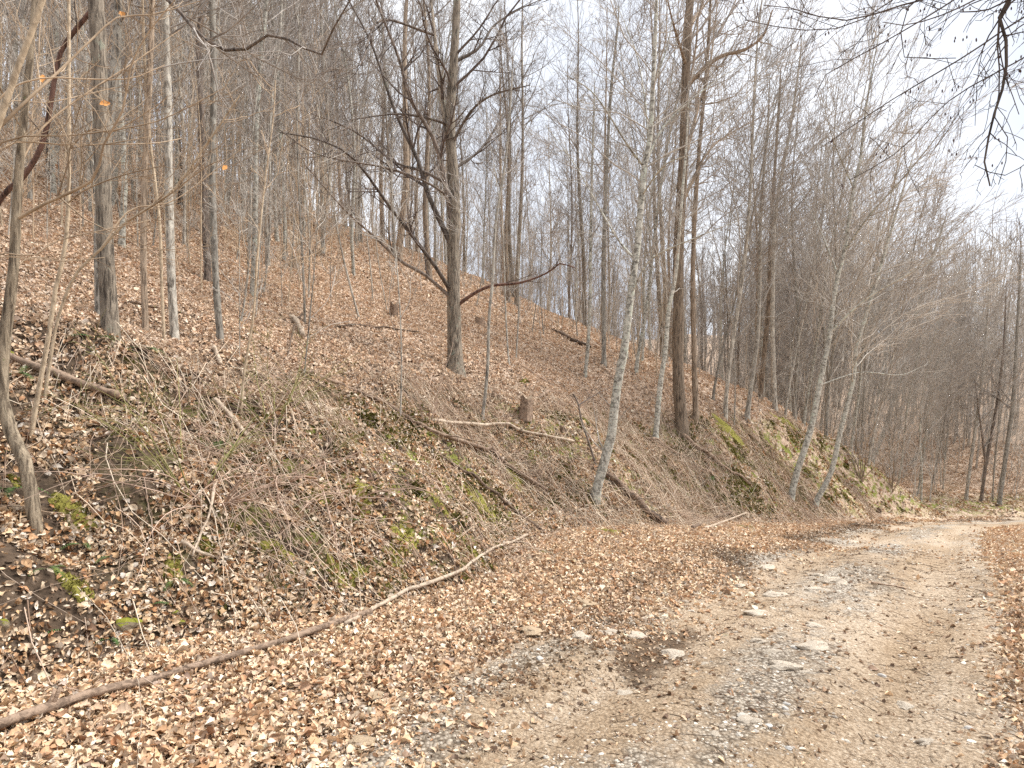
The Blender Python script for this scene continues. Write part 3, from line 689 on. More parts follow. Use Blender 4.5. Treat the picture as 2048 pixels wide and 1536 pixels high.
def zone(x, y):
    p = 1024+F*x/y
    if p < 230: z = 'left of the thickest rough trunk'
    elif p < 445: z = 'among the straight trunks of the left group'
    elif p < 680: z = 'on the ridge right of the left trunk group'
    elif p < 930: z = 'behind the limbs of the spreading centre tree'
    elif p < 1200: z = 'on the spur right of the centre tree'
    elif p < 1420: z = 'around the dark stringy barked trunk'
    elif p < 1640: z = 'behind the mossy knoll'
    else: z = 'above the bend behind the leaning birches'
    return z + (', far back' if y > 38 else ', farther up' if y > 26 else ', nearer')
woods = scatter(178, 1.15, 16, 58, (-44, 25), lambda s, t, tau, x, y: tau > 9.5 and not (13 < y < 21 and -6.5 < x < 3) and (s > 15 or t > 19), 1)
slim = scatter(46, .8, 12.5, 34, (-44, -13), lambda s, t, tau, x, y: tau > 12 and not (13 < y < 21 and -6.5 < x < 3), 6, .7, existing=woods)
for i, (x, y) in enumerate(woods + slim):
    k = gt.integers(0, len(KINDS)) if i < len(woods) else gt.choice([2, 4, 6])
    copy_tree(KINDS[k], (x, y, hz(x, y)), gt.uniform(0, 6.28), gt.uniform(.75, 1.15), ADJ[k] + ' bare tree ' + zone(x, y), 'trees of the hillside wood', (gt.normal(0, .025), gt.normal(0, .025)))
rwood = scatter(62, 1.25, 27, 62, (20, 42), lambda s, t, tau, x, y: tau > 5.2 + (2 if s < 34 else 0) and s > 29, 2, .6)
for i, (x, y) in enumerate(rwood):
    if gt.random() < .75: j = gt.integers(0, 3); k, ad = RKINDS[j], ['pale low branched', 'grey strongly leaning', 'pale twigged wide crowned'][j]
    else: j = gt.choice([2, 4, 6]); k, ad = KINDS[j], ADJ[j]
    copy_tree(k, (x, y, hz(x, y)), gt.normal(0, .5), gt.uniform(.85, 1.2)*(1-.35*float(sstep(x/y, .5, .75))), ad + ' tree in thicket ' + zone(x, y), 'trees of the thicket by the bend', (gt.normal(0, .03), gt.normal(0, .03)))
for i, (px, py, j, sc_) in enumerate([(1606, 846, 0, 1.15), (1652, 872, 2, 1.1), (1700, 902, 0, 1.05), (1736, 930, 1, 1.15), (1790, 955, 0, .95), (1570, 836, 1, 1.1), (1840, 965, 2, .8), (1450, 838, 2, 1.1), (1270, 745, 0, 1.05), (1425, 800, 1, 1.05)]):
    b = hit(px, py)
    copy_tree(RKINDS[j], b, gt.normal(0, .35), sc_, ['pale low branched', 'grey strongly leaning', 'pale twigged wide crowned'][j] + ' tree with fan of fine twigs ' + ['on the knoll', 'behind the tallest birch', 'by the gully', 'over the brush', 'near the road bend', 'at the knoll top', 'above the far verge', 'beside the exposed roots', 'on the spur edge', 'left of the knoll'][i], 'fan twigged trees by the knoll', (gt.normal(0, .03), gt.normal(0, .03)))
saps = scatter(215, .5, 8.0, 40, (-43, 30), lambda s, t, tau, x, y: tau > foot_t(s)+2.2, 3, .55)
saps += scatter(85, .45, 8.5, 24, (-43, -17), lambda s, t, tau, x, y: tau > foot_t(s)+3, 4, .6, existing=saps)
for i, (x, y) in enumerate(saps):
    k = gt.integers(0, 4)
    copy_tree(SK[k], (x, y, hz(x, y)), gt.uniform(0, 6.28), gt.uniform(.7, 1.25), ['tan whip', 'crooked grey', 'tall grey', 'short pale'][k] + ' sapling ' + zone(x, y), 'saplings on the leafy slope', (gt.normal(0, .05), gt.normal(0, .05)))
for r_ in KINDS + RKINDS + SK:
    if r_.name not in USED: copy_tree(r_, (20, 50, hz(20, 50)), 0, 1, 'bare tree deep in the hollow beyond the knoll', 'trees of the hillside wood')

# far woodland, too many to count: one mass of thin stems and twigs
def far_wood(name, label, npts, rr, az, cond, hs, rad, n1, n2, mat, seed, t0=.2, bias=(.03, 0, .3), rm=(.016, .011)):
    g = np.random.default_rng(seed); tb = Tubes(); pts = []
    while len(pts) < npts:
        r = rr[0] + (rr[1]-rr[0])*g.random()**.8; a = math.radians(g.uniform(*az)); x, y = r*math.sin(a), r*math.cos(a)
        s, t, tau = to_st(x, y)
        if cond(s, t, tau, r): pts.append((x, y))
    pts = np.array(pts); z0 = height(pts[:, 0], pts[:, 1]); n = npts
    f = np.linspace(0, 1, 7)[None]; h = g.uniform(hs[0], hs[1], n)[:, None]
    P = np.stack([pts[:, :1] + np.cumsum(g.normal(0, .012*hs[1], (n, 7)), 1)+bias[0]*1.2*h*f, pts[:, 1:] + np.cumsum(g.normal(0, .012*hs[1], (n, 7)), 1), z0[:, None] - .3 + f*h], 2)
    R = g.uniform(rad[0], rad[1], n)[:, None]*(1-.8*f); tb.batch(P, R, 4)
    p1, r1 = grow(P, R, n1, t0, 1, .30, (20, 55), bias, .15, 4, .5, rmin=rm[0]); tb.batch(p1, r1, 3)
    p2, r2 = grow(p1, r1, n2, .1, 1, .5, (25, 55), bias, .2, 3, .6, rmin=rm[1]); tb.batch(p2, r2, 3)
    return tag(part(name, tb.mesh(name, M[mat])), label, 'woodland', kind='stuff')
far_wood('far_woodland', 'leafless far woodland beyond the ridge and hollow', 420, (50, 125), (-46, 45), lambda s, t, tau, r: tau > 6 or r > 70, (10, 17), (.07, .15), 6500, 15000, 'twig', 9)
far_wood('far_woodland', 'grey leafless wooded slope rising beyond the road bend', 260, (48, 105), (20, 45), lambda s, t, tau, r: tau > 4, (9, 15), (.05, .11), 4500, 10500, 'twigpale', 19, .2, (.05, 0, .3), (.015, .0105))
far_wood('thicket', 'grey brown thicket of fine shoots filling the hollow behind the knoll', 520, (32, 80), (16, 45), lambda s, t, tau, r: s > 31 and tau > 4.8, (2.5, 8.5), (.012, .04), 4000, 9000, 'twigpale', 10, .1, (.10, -.01, .25), (.0085, .0065))
far_wood('undergrowth', 'fine leafless undergrowth between the trunks along the ridge', 240, (22, 48), (-44, 22), lambda s, t, tau, r: tau > 9 and (s > 15 or t > 17), (1.5, 5.5), (.008, .02), 1600, 3600, 'twigpale', 12, .1, (.0, 0, .25), (.007, .0055))

far_wood('undergrowth', 'fine tan shoots between the trunks of the left slope', 110, (11, 30), (-46, -12), lambda s, t, tau, r: tau > 11, (2.0, 8.0), (.006, .016), 1100, 2600, 'twigtan', 14, .15, (.0, 0, .22), (.0042, .0034))

# ------------------------------------------------------------------ fallen logs, poles and branches
def log(name, label, px, w, mat, cat='fallen branch', lift=.6, sides=7, twigs=0, straight=False, group=None, broken=True):
    hits = [hit(x, y) for x, y in px]
    n = max(10, 6*len(px))
    P = resample(hits, n, not straight)
    d0, d1 = hits[0][1], hits[-1][1]
    R = np.linspace(w[0]/F*d0/2, w[1]/F*d1/2, n)*(1+.10*np.sin(np.linspace(0, 9, n)+len(label)))
    P[:, 2] = np.maximum(P[:, 2], height(P[:, 0], P[:, 1])) + R*lift*.7 + .035
    base = P[0].copy(); root = thing(name, label, cat, base, group)
    t = Tubes(); t.batch(P, R, sides, rough=.34, cap=True); part('stem', t.mesh(name, M[mat], base), root)
    if cat == 'log':
        p, r = grow(P[None], R[None], 4, .1, .9, .11, (45, 80), (0, 0, .1), .1, 4, .5, rmin=.004, tip=.7, absolute=True)
        for q, rr_ in zip(p, r):
            b = Tubes(); b.batch(q, rr_, 5, cap=True); part('broken_stub', b.mesh('broken_stub', M[mat], base), root)
    if twigs:
        p, r = grow(P[None], R[None], twigs, .15, 1, .22, (30, 70), (0, 0, -.02), .2, 6, .45, rmin=.003)
        p[:, :, 2] = np.maximum(p[:, :, 2], height(p[:, :, 0], p[:, :, 1])+.01)
        for q, rr_ in zip(p, r):
            b = Tubes(); b.batch(q, rr_, 4); part('side_branch', b.mesh('side_branch', M[mat], base), root)
    return root
log('fallen_log', 'long weathered log lying along the ditch in the left foreground', [(-90, 1512), (100, 1440), (300, 1380), (430, 1340), (560, 1300), (650, 1268), (742, 1238)], (21, 11), 'deadwood', 'log', 1.5, 10, 0)
log('fallen_branch', 'pale crooked branch pointing up to the right from the foreground log', [(690, 1262), (800, 1204), (866, 1176), (932, 1148), (985, 1108), (1020, 1095), (1054, 1077)], (9, 5), 'palewood', twigs=3, lift=1.6)
log('fallen_log', 'ridged log with a rotten broken end at the left among leaves', [(5, 726), (100, 760), (170, 786), (238, 810)], (14, 17), 'deadwood', 'log', 1.2, 9)
log('fallen_pole', 'long pale pole running down along the bank crest at centre', [(600, 752), (674, 777), (776, 818), (828, 855), (896, 884), (971, 908), (1015, 941), (1094, 990)], (8, 9), 'deadwood', twigs=5, lift=1.5)
log('fallen_pole', 'nearly level pale pole on the leaves left of the pale leaning tree', [(865, 850), (975, 860), (1084, 878), (1148, 891)], (9, 6), 'palewood', twigs=3, lift=1.2)
log('fallen_pole', 'mossy pole slanting down the bank face below the crest pole', [(848, 900), (913, 941), (975, 985), (1020, 1022), (1088, 1072)], (8, 7), 'darkwood', twigs=3, lift=1.3)
log('fallen_log', 'dark log sliding downhill right of the pale leaning tree foot', [(1210, 955), (1250, 990), (1290, 1028), (1332, 1056)], (13, 17), 'darkwood', 'log', .8, 8, 2)
log('fallen_branch', 'short pale stick on leaves beside the middle stump', [(1077, 804), (1146, 803)], (6, 4), 'deadwood', lift=1.2)
log('fallen_branch', 'thin straight stick on the slope above the middle stump', [(1036, 732), (1070, 753), (1101, 773)], (6, 5), 'deadwood', lift=1)
log('fallen_log', 'curved bleached log piece in the middle of the open slope', [(578, 642), (590, 648), (599, 662), (605, 680)], (12, 11), 'palewood', 'log', .9, 8)
log('fallen_branch', 'long thin dark stick across the slope left of the centre tree', [(674, 660), (760, 661), (838, 668)], (4, 3), 'darkwood', lift=1)
log('fallen_branch', 'short bleached log chunk below the mossy footed trunk', [(427, 706), (434, 722), (442, 738)], (10, 9), 'palewood', lift=.9)
log('fallen_branch', 'pale bare stick slanting down through the green thorny shrub', [(430, 810), (460, 843), (495, 882)], (12, 9), 'palewood', lift=.9)
log('fallen_log', 'mossy log high on the slope near the ridge, upper left', [(560, 415), (600, 440), (650, 462)], (8, 6), 'darkwood', 'log', .9)
log('fallen_log', 'dark rotten log on the spur skyline right of the centre tree', [(1102, 664), (1120, 671), (1138, 680)], (7, 8), 'darkwood', 'log', .9)
log('fallen_log', 'dark log lying just below the spur skyline near thin birches', [(1142, 686), (1160, 691), (1182, 699)], (8, 6), 'darkwood', 'log', .9)
log('fallen_branch', 'dark bent stick on leaves behind the slim trunks at left', [(256, 612), (300, 622), (386, 640)], (6, 4), 'darkwood', twigs=2, lift=1.2)
log('fallen_branch', 'dark stick angled down the left of the open slope', [(605, 632), (590, 655), (575, 720)], (4, 3), 'darkwood', lift=1.2)
log('fallen_branch', 'mossy broken branch in the small heap at the verge edge, upper', [(1385, 1062), (1420, 1046), (1462, 1030)], (8, 5), 'darkwood', twigs=2, lift=1.3)
log('fallen_branch', 'pale split stick in the small heap at the verge edge, lower', [(1410, 1064), (1445, 1050), (1492, 1032)], (6, 4), 'palewood', lift=1.8)
log('fallen_branch', 'pale stick across the brambles on the bank left of centre', [(430, 985), (420, 1040), (385, 1130)], (6, 4), 'palewood', lift=4)
log('fallen_branch', 'stubby bleached stick on bare soil in the left bank', [(362, 1105), (395, 1122), (428, 1134)], (9, 7), 'palewood', lift=1)
log('fallen_branch', 'dark poles sliding off the knoll beneath stringy barked trunk', [(1360, 868), (1400, 905), (1450, 940), (1500, 975)], (8, 5), 'deadwood', twigs=4, lift=1.4)
log('fallen_branch', 'thin pale pole on the bank between leaning tree and knoll', [(1290, 880), (1340, 905), (1400, 940), (1440, 965)], (6, 4), 'deadwood', twigs=3, lift=1.3)
log('fallen_branch', 'broken stick lying in the gravel at the road middle', [(1742, 1176), (1775, 1180), (1812, 1186)], (4, 3), 'deadwood', lift=2.5)

# ------------------------------------------------------------------ stumps
def stump(label, px, wpx, hpx, mat, tilt=.08):
    b = hit(*px); d = b[1]; r = wpx/F*d/2; h = hpx/F*d
    root = thing('tree_stump', label, 'stump', b)
    sides, n = 14, 6
    a = np.arange(sides)*2*np.pi/sides
    V = []
    for i in range(n):
        f = i/(n-1); rr_ = r*(1.35-.45*f**.5)*(1+.10*np.sin(a*5+1)+.06*np.sin(a*9))
        z = -.15 + (h+.15)*f + (f > .9)*h*(.12*np.sin(a*2+.6)+.08*np.sin(a*5))
        V.append(np.stack([rr_*np.cos(a)+tilt*h*f, rr_*np.sin(a), z], 1))
    V = np.concatenate(V); q = []
    for i in range(n-1):
        for j in range(sides): q.append((i*sides+j, i*sides+(j+1) % sides, (i+1)*sides+(j+1) % sides, (i+1)*sides+j))
    part('bark', mesh_np('stump_bark', V, np.array(q), M[mat], False), root)
    top = V[-sides:]; c = top.mean(0)-[0, 0, h*.06]
    W = np.vstack([top*1.0, c[None]]); tri = np.array([(j, (j+1) % sides, sides) for j in range(sides)])
    part('cut_top', mesh_np('stump_top', W, tri, M['cutwood'], False), root)
    return root
stump('squat weathered stump in the middle of the leafy slope', (1050, 830), 26, 34, 'deadwood')
stump('mossy footed stump up slope left of the centre tree', (786, 636), 17, 28, 'deadwood')
stump('broken stump high on the slope below the ridge logs', (588, 535), 17, 22, 'brown')
stump('low pale stump just right of the centre tree', (958, 652), 20, 16, 'deadwood')
stump('tiny dark stump near the level pale pole', (1123, 867), 9, 14, 'darkwood')
stump('short dark stump at the road edge below the leaning birches', (1757, 1032), 10, 16, 'darkwood')

# ------------------------------------------------------------------ shrubs
def shrub(name, label, px, nst, hgt, mats, spread, lv, group=None, bias=(0, 0, .05), r=.006, wig=.12):
    b = hit(*px); root = thing(name, label, 'shrub', b, group)
    g = np.random.default_rng(int(px[0]*7+px[1])); P = []; R = []
    for k in range(nst):
        a = g.uniform(0, 6.28); dr = nrm(np.array([math.cos(a)*spread*g.uniform(.2, 1.2), math.sin(a)*spread*g.uniform(.2, 1.2), 1])); q = [np.array([math.cos(a)*.06, math.sin(a)*.06, -.08])]
        L = hgt*g.uniform(.6, 1.2)
        for j in range(11):
            dr = nrm(dr + g.normal(0, wig, 3)*.6 + np.array([0, 0, -.06*spread])); q.append(q[-1]+dr*L/11)
        q = np.array(q); P.append(q); R.append(np.linspace(r*g.uniform(.7, 1.3), r*.3, 12))
        s = Tubes(); s.batch(q, R[-1], 5); part('stem', s.mesh('shrub_stem', M[mats[0]]), root)
    P = np.array(P); R = np.array(R)
    t = Tubes(); p2, r2 = grow(P, R, lv[0], .25, 1, .4, (30, 65), bias, .18, 6, .6, rmin=.0016); t.batch(p2, r2, 3)
    if lv[1]:
        p3, r3 = grow(p2, r2, lv[1], .2, 1, .45, (30, 60), bias, .2, 4, .7, rmin=.0013); t.batch(p3, r3, 3)
    part('twigs', t.mesh('shrub_twigs', M[mats[1]]), root)['kind'] = 'stuff'
    return root
shrub('thorny_shrub', 'green stemmed thorny shrub with reddish bases on the left bank', (386, 985), 11, 1.5, ('green_stem', 'green_stem'), .75, (90, 180))
shrub('thorny_shrub', 'smaller green twigged shrub uphill of the thorny one', (545, 850), 9, 1.3, ('green_stem', 'green_stem'), .7, (80, 150))
shrub('thorny_shrub', 'sparse green shrub at the end of the crest pole', (655, 900), 6, .8, ('green_stem', 'green_stem'), .8, (50, 80))
shrub('bramble', 'reddish arching bramble tangle hanging down bank left of centre', (430, 1000), 26, 1.5, ('redstem', 'redstem'), 1.8, (130, 120), wig=.2)
shrub('bramble', 'pinkish brown bramble tangle on the bank below the shrubs', (560, 960), 26, 1.5, ('redstem', 'redstem'), 2.0, (130, 120), wig=.2)
shrub('bramble', 'brown bramble mat above mossy bank face at centre', (700, 985), 22, 1.2, ('redstem', 'redstem'), 2.2, (100, 80), wig=.2)
shrub('brush', 'grey brush heap collapsed against the foot of the leaning pale tree', (1235, 1010), 26, 1.6, ('deadwood', 'twig'), 2.0, (100, 100), wig=.16)
shrub('brush', 'many stemmed brown brush leaning over the road, nearer clump', (1722, 962), 12, 3.4, ('brown', 'twig'), .5, (120, 400), bias=(.15, 0, .1), r=.022)
shrub('brush', 'many stemmed brown brush leaning over the road, farther clump', (1782, 985), 12, 3.0, ('brown', 'twig'), .5, (120, 400), bias=(.15, 0, .1), r=.02)
shrub('brush', 'dark tangled brush filling the gully behind the knoll', (1705, 880), 24, 1.4, ('dark', 'twigdark'), 1.8, (140, 300), r=.014, wig=.2)
shrub('brush', 'low tan brush beside the far bend of the road', (1880, 990), 24, 1.8, ('tan', 'twigtan'), 1.4, (140, 300), r=.012, wig=.2)
shrub('brush', 'thin dead weeds standing beside the centre tree foot', (858, 850), 9, 1.4, ('redstem', 'twigtan'), .5, (60, 90))
shrub('brush', 'dark bundle of dead twigs high on the open slope', (630, 510), 22, .9, ('dark', 'twigdark'), 1.6, (90, 120), wig=.25, r=.01)

# ------------------------------------------------------------------ stones in the road
def ico():
    p = (1+5**.5)/2
    v = np.array([(-1, p, 0), (1, p, 0), (-1, -p, 0), (1, -p, 0), (0, -1, p), (0, 1, p), (0, -1, -p), (0, 1, -p), (p, 0, -1), (p, 0, 1), (-p, 0, -1), (-p, 0, 1)], float)
    f = np.array([(0, 11, 5), (0, 5, 1), (0, 1, 7), (0, 7, 10), (0, 10, 11), (1, 5, 9), (5, 11, 4), (11, 10, 2), (10, 7, 6), (7, 1, 8), (3, 9, 4), (3, 4, 2), (3, 2, 6), (3, 6, 8), (3, 8, 9), (4, 9, 5), (2, 4, 11), (6, 2, 10), (8, 6, 7), (9, 8, 1)])
    return v/np.linalg.norm(v[0]), f
ICO_V, ICO_F = ico()
def sub(v, f):
    v = list(map(tuple, v)); mid = {}; nf = []
    def m(a, b):
        k = (min(a, b), max(a, b))
        if k not in mid:
            q = (np.array(v[a])+np.array(v[b]))/2; v.append(tuple(q/np.linalg.norm(q))); mid[k] = len(v)-1
        return mid[k]
    for a, b, c in f:
        x, y, z = m(a, b), m(b, c), m(c, a); nf += [(a, x, z), (b, y, x), (c, z, y), (x, y, z)]
    return np.array(v), np.array(nf)
I1V, I1F = sub(ICO_V, ICO_F); I2V, I2F = sub(I1V, I1F); I3V, I3F = sub(I2V, I2F)
def rock_mesh(seed, mat, flat=.35, lvl=2, rough=.3):
    g = np.random.default_rng(seed); v, f = (I1V, I1F) if lvl == 1 else (I2V, I2F) if lvl == 2 else (I3V, I3F)
    v = v.copy()
    o = g.uniform(0, 50, 3)
    r = 1 + rough*(vnoise(v[:, 0]*1.6+o[0], v[:, 1]*1.6+v[:, 2]*1.3+o[1])*2) + rough*.5*vnoise(v[:, 0]*4+o[1], v[:, 1]*4+v[:, 2]*3+o[2])
    for k in range(5):      # planar facets
        n = nrm(g.normal(size=3)); h = (v*n).sum(1); lim = g.uniform(.6, .85); v = v - n*np.clip(h-lim, 0, 1)[:, None]*.9
    v = v*r[:, None]; v[:, 2] *= flat
    return mesh_np('stone', v, f, mat, False)
RM = {('l', i): rock_mesh(40+i, M['limestone'], .30) for i in range(6)}
RM.update({('t', i): rock_mesh(60+i, M['tanstone'], .28) for i in range(4)})
def stone(px, wpx, hpx, kind='l', i=0, parent=None, yaw=None, zz=1.0):
    b = hit(*px); d = b[1]
    wx = wpx/F*d/2; dy = min(hpx/F*d*d/1.7/2, wx*1.4)
    o = part('stone', RM[(kind, i % (6 if kind == 'l' else 4))], parent or road, (b[0], b[1], b[2]+.040+.02*wx))
    o.scale = (wx, max(dy, wx*.35), wx*zz); o.rotation_euler = (RNG.normal(0, .05), RNG.normal(0, .05), yaw if yaw is not None else RNG.uniform(-.5, .5))
    return o
for i, (x, y, wd, hh) in enumerate([(1515, 1293, 34, 13), (1628, 1307, 74, 16), (1567, 1346, 66, 18), (1550, 1199, 44, 10), (1635, 1189, 46, 8), (1662, 1172, 60, 9), (1638, 1158, 24, 6), (1532, 1141, 36, 8), (1628, 1262, 36, 10), (1546, 1315, 34, 7), (1498, 1455, 50, 18), (1813, 1430, 40, 18),
        (1430, 1489, 26, 15), (1515, 1236, 50, 14), (1741, 1199, 22, 6), (1707, 1088, 18, 5), (1614, 1361, 34, 8), (1345, 1322, 52, 20), (1159, 1284, 36, 16), (1217, 1276, 38, 12), (1275, 1283, 36, 14), (1251, 1404, 32, 14), (1193, 1421, 22, 14), (1670, 1280, 16, 6), (1480, 1180, 30, 7), (1408, 1340, 20, 9), (1850, 1500, 40, 12)]):
    stone((x, y), wd, hh, 'l', i)
for i, (x, y, wd, hh) in enumerate([(1060, 1274, 50, 24), (1176, 1216, 34, 12), (749, 1404, 36, 18), (808, 1404, 22, 16), (718, 1504, 60, 24), (640, 1380, 26, 14), (870, 1298, 22, 12), (1420, 1300, 20, 10)]):
    stone((x, y), wd, hh, 't', i, ground if x < 1000 else road)

# loose small stuff nobody could count: points carrying turn, size, shape number and colour, one real mesh on each
def gn_scatter(name, pts, rot, scl, idx, tint, shapes, parent, label=None):
    coll = bpy.data.collections.new(name + '_shapes')
    for i, me in enumerate(shapes):
        coll.objects.link(bpy.data.objects.new('%s_shape_%02d' % (name, i), me))
    n = len(pts); me = bpy.data.meshes.new(name); me.vertices.add(n)
    me.vertices.foreach_set('co', np.asarray(pts, np.float32).ravel())
    me.attributes.new('turn', 'FLOAT_VECTOR', 'POINT').data.foreach_set('vector', np.asarray(rot, np.float32).ravel())
    sc3 = np.asarray(scl, np.float32); sc3 = np.repeat(sc3[:, None], 3, 1) if sc3.ndim == 1 else sc3
    me.attributes.new('size', 'FLOAT_VECTOR', 'POINT').data.foreach_set('vector', sc3.astype(np.float32).ravel())
    me.attributes.new('shape', 'INT', 'POINT').data.foreach_set('value', np.asarray(idx, np.int32))
    c4 = np.ones((n, 4), np.float32); c4[:, :3] = np.clip(tint, 0, .85)
    me.attributes.new('tint', 'FLOAT_COLOR', 'POINT').data.foreach_set('color', c4.ravel())
    o = part(name, me, parent)
    g = bpy.data.node_groups.new(name, 'GeometryNodeTree')
    g.interface.new_socket('Geometry', in_out='INPUT', socket_type='NodeSocketGeometry'); g.interface.new_socket('Geometry', in_out='OUTPUT', socket_type='NodeSocketGeometry')
    gi = g.nodes.new('NodeGroupInput'); go = g.nodes.new('NodeGroupOutput')
    ci = g.nodes.new('GeometryNodeCollectionInfo'); ci.inputs['Collection'].default_value = coll; ci.inputs['Separate Children'].default_value = True; ci.inputs['Reset Children'].default_value = True
    ip = g.nodes.new('GeometryNodeInstanceOnPoints'); ip.inputs['Pick Instance'].default_value = True
    def na(nm, t):
        q = g.nodes.new('GeometryNodeInputNamedAttribute'); q.data_type = t; q.inputs['Name'].default_value = nm
        return next(x for x in q.outputs if x.enabled and x.name == 'Attribute')
    er = g.nodes.new('FunctionNodeEulerToRotation')
    g.links.new(na('turn', 'FLOAT_VECTOR'), er.inputs[0])
    g.links.new(gi.outputs[0], ip.inputs['Points']); g.links.new(ci.outputs[0], ip.inputs['Instance'])
    g.links.new(na('shape', 'INT'), ip.inputs['Instance Index']); g.links.new(er.outputs[0], ip.inputs['Rotation']); g.links.new(na('size', 'FLOAT_VECTOR'), ip.inputs['Scale'])
    g.links.new(ip.outputs[0], go.inputs[0])
    md = o.modifiers.new('scatter', 'NODES'); md.node_group = g
    tag(o, label, kind='stuff'); return o
def euler_of(t, b, n):
    return np.stack([np.arctan2(b[:, 2], n[:, 2]), -np.arcsin(np.clip(t[:, 2], -1, 1)), np.arctan2(t[:, 1], t[:, 0])], 1)
# gravel: the largest pebbles as single stones, the rest one mass
def pebbles(n, seed, rmin, rmax):
    g = np.random.default_rng(seed); xs = []; ys = []
    while sum(map(len, xs)) < n:
        r = rmin + (rmax-rmin)*g.random(20000)**1.5; a = np.radians(g.uniform(-20, 46, 20000)); x, y = r*np.sin(a), r*np.cos(a)
        s, t, tau = to_st(x, y); gr, md = road_cover(x, y)
        ok = (tau > -.2) & (tau < 3.3) & (g.random(20000) < np.clip(gr*1.0+.16-.3*md, .03, 1)*np.where(tau > 2.9, .7, 1))
        xs.append(x[ok]); ys.append(y[ok])
    return np.concatenate(xs)[:n], np.concatenate(ys)[:n], g
px_, py_, g = pebbles(48000, 31, 2.3, 24)
rd = np.hypot(px_, py_)
size = g.lognormal(-4.75, .42, len(px_))*(.75+rd*.05)      # radius in metres
size = np.clip(size*.72, .003, .032)
pz = height(px_, py_) + .035 + size*.15
def tint_stone(g, n):
    base = np.array([(.44, .38, .31), (.58, .52, .43), (.32, .26, .20), (.50, .39, .27), (.70, .63, .53), (.40, .29, .19)])[g.integers(0, 6, n)]
    return np.clip(base*g.uniform(.75, 1.2, (n, 1)), 0, .8)
app = size/rd
order = np.argsort(-app); big, rest = order[:230], order[230:]
GS = [rock_mesh(300+i, M['pebble'], .6, 1) for i in range(8)]
gn_scatter('gravel', np.stack([px_, py_, pz], 1)[rest], np.stack([g.normal(0, .2, len(rest)), g.normal(0, .2, len(rest)), g.uniform(0, 6.28, len(rest))], 1), size[rest][:, None]*g.uniform(.7, 1.3, (len(rest), 3)), g.integers(0, 8, len(rest)), tint_stone(g, len(rest)), GS, road)
def pebble_mat():
    m, t, b = new_mat('single_pebble'); oi = nd(t, 'ShaderNodeObjectInfo')
    r = ramp(t, oi.outputs['Random'], [(0, (.34, .31, .28)), (.25, (.52, .50, .46)), (.5, (.42, .35, .26)), (.75, (.62, .60, .56)), (1, (.30, .25, .2))])
    n = noise(t, coords(t), 5, 4); t.links.new(mixc(t, .4, r.outputs[0], ramp(t, n, [(.3, (.5, .5, .5)), (.7, (1, 1, 1))]).outputs[0], 'MULTIPLY'), b.inputs['Base Color'])
    return m
M['pebble1'] = pebble_mat()
PM = [rock_mesh(90+i, M['pebble1'], .62, 1) for i in range(6)]
for j, i in enumerate(big):
    o = part('pebble', PM[j % 6], road, (px_[i], py_[i], pz[i])); o.scale = (size[i],)*3; o.rotation_euler = (0, 0, RNG.uniform(0, 6.28))

# ------------------------------------------------------------------ leaf litter
LC = np.array([(.62, .44, .27), (.70, .55, .39), (.50, .30, .16), (.76, .63, .48), (.42, .215, .10), (.58, .43, .29), (.17, .095, .055), (.70, .61, .51), (.54, .35, .19), (.28, .155, .08)])
LW = np.array([.16, .16, .13, .12, .08, .12, .07, .06, .07, .03])
def leaf_points(n, rmin, rmax, seed, az=(-44, 44), keep=None):
    g = np.random.default_rng(seed); xs = []; ys = []; c = 0
    while c < n:
        k = 60000
        r = np.sqrt(rmin**2 + (rmax**2-rmin**2)*g.random(k)); a = np.radians(g.uniform(*az, k)); x, y = r*np.sin(a), r*np.cos(a)
        ok = g.random(k) < cover(x, y)**1.6 + .012
        xs.append(x[ok]); ys.append(y[ok]); c += ok.sum()
    return np.concatenate(xs)[:n], np.concatenate(ys)[:n], g
def frames(x, y, g, jit):
    n = normal(x, y); n = nrm(n + g.normal(0, jit, (len(x), 3)))
    t = nrm(np.cross(n, nrm(g.normal(size=(len(x), 3))))); b = np.cross(n, t)
    return t, b, n
def leaf_shape(kind, seed, n=15, mat='leafobj'):
    g = np.random.default_rng(seed)
    u = np.linspace(0, 1, n)
    if kind == 0: w = .30*np.sin(np.pi*u**.8)                       # beech
    elif kind == 1: w = (.20+.09*np.cos(u*np.pi*7))*np.sin(np.pi*u)**.5   # lobed oak
    elif kind == 2: w = .46*np.sin(np.pi*u)**.7*(.75+.25*np.abs(np.cos(u*np.pi*3)))  # maple
    else: w = .36*np.sin(np.pi*u**.65)**.8                          # poplar
    fold, curl, tw = g.normal(.5, .4), g.normal(.6, 1.0), g.normal(0, .7)
    V = []
    for i in range(n):
        a = u[i]-.5
        for e in (-1, 0, 1):
            x_ = e*w[i]*(1+.08*g.normal()); V.append((x_, a, abs(x_)*fold + curl*(a*a-.08) + tw*e*w[i]*a*1.2 + .02*g.normal()*abs(e)))
    q = [(i*3+j, i*3+j+1, i*3+j+4, i*3+j+3) for i in range(n-1) for j in range(2)]
    V += [(0, -.5, curl*.17), (.012, -.5, curl*.17), (.02, -.68, curl*.2), (.03, -.68, curl*.2)]; k = n*3
    q.append((k, k+1, k+3, k+2))
    return mesh_np('leaf', V, np.array(q), M[mat])
LS = [leaf_shape(i % 4, 400+i, 7, 'leaf') for i in range(20)]
LF = [leaf_shape(i % 4, 440+i, 4, 'leaf') for i in range(8)]
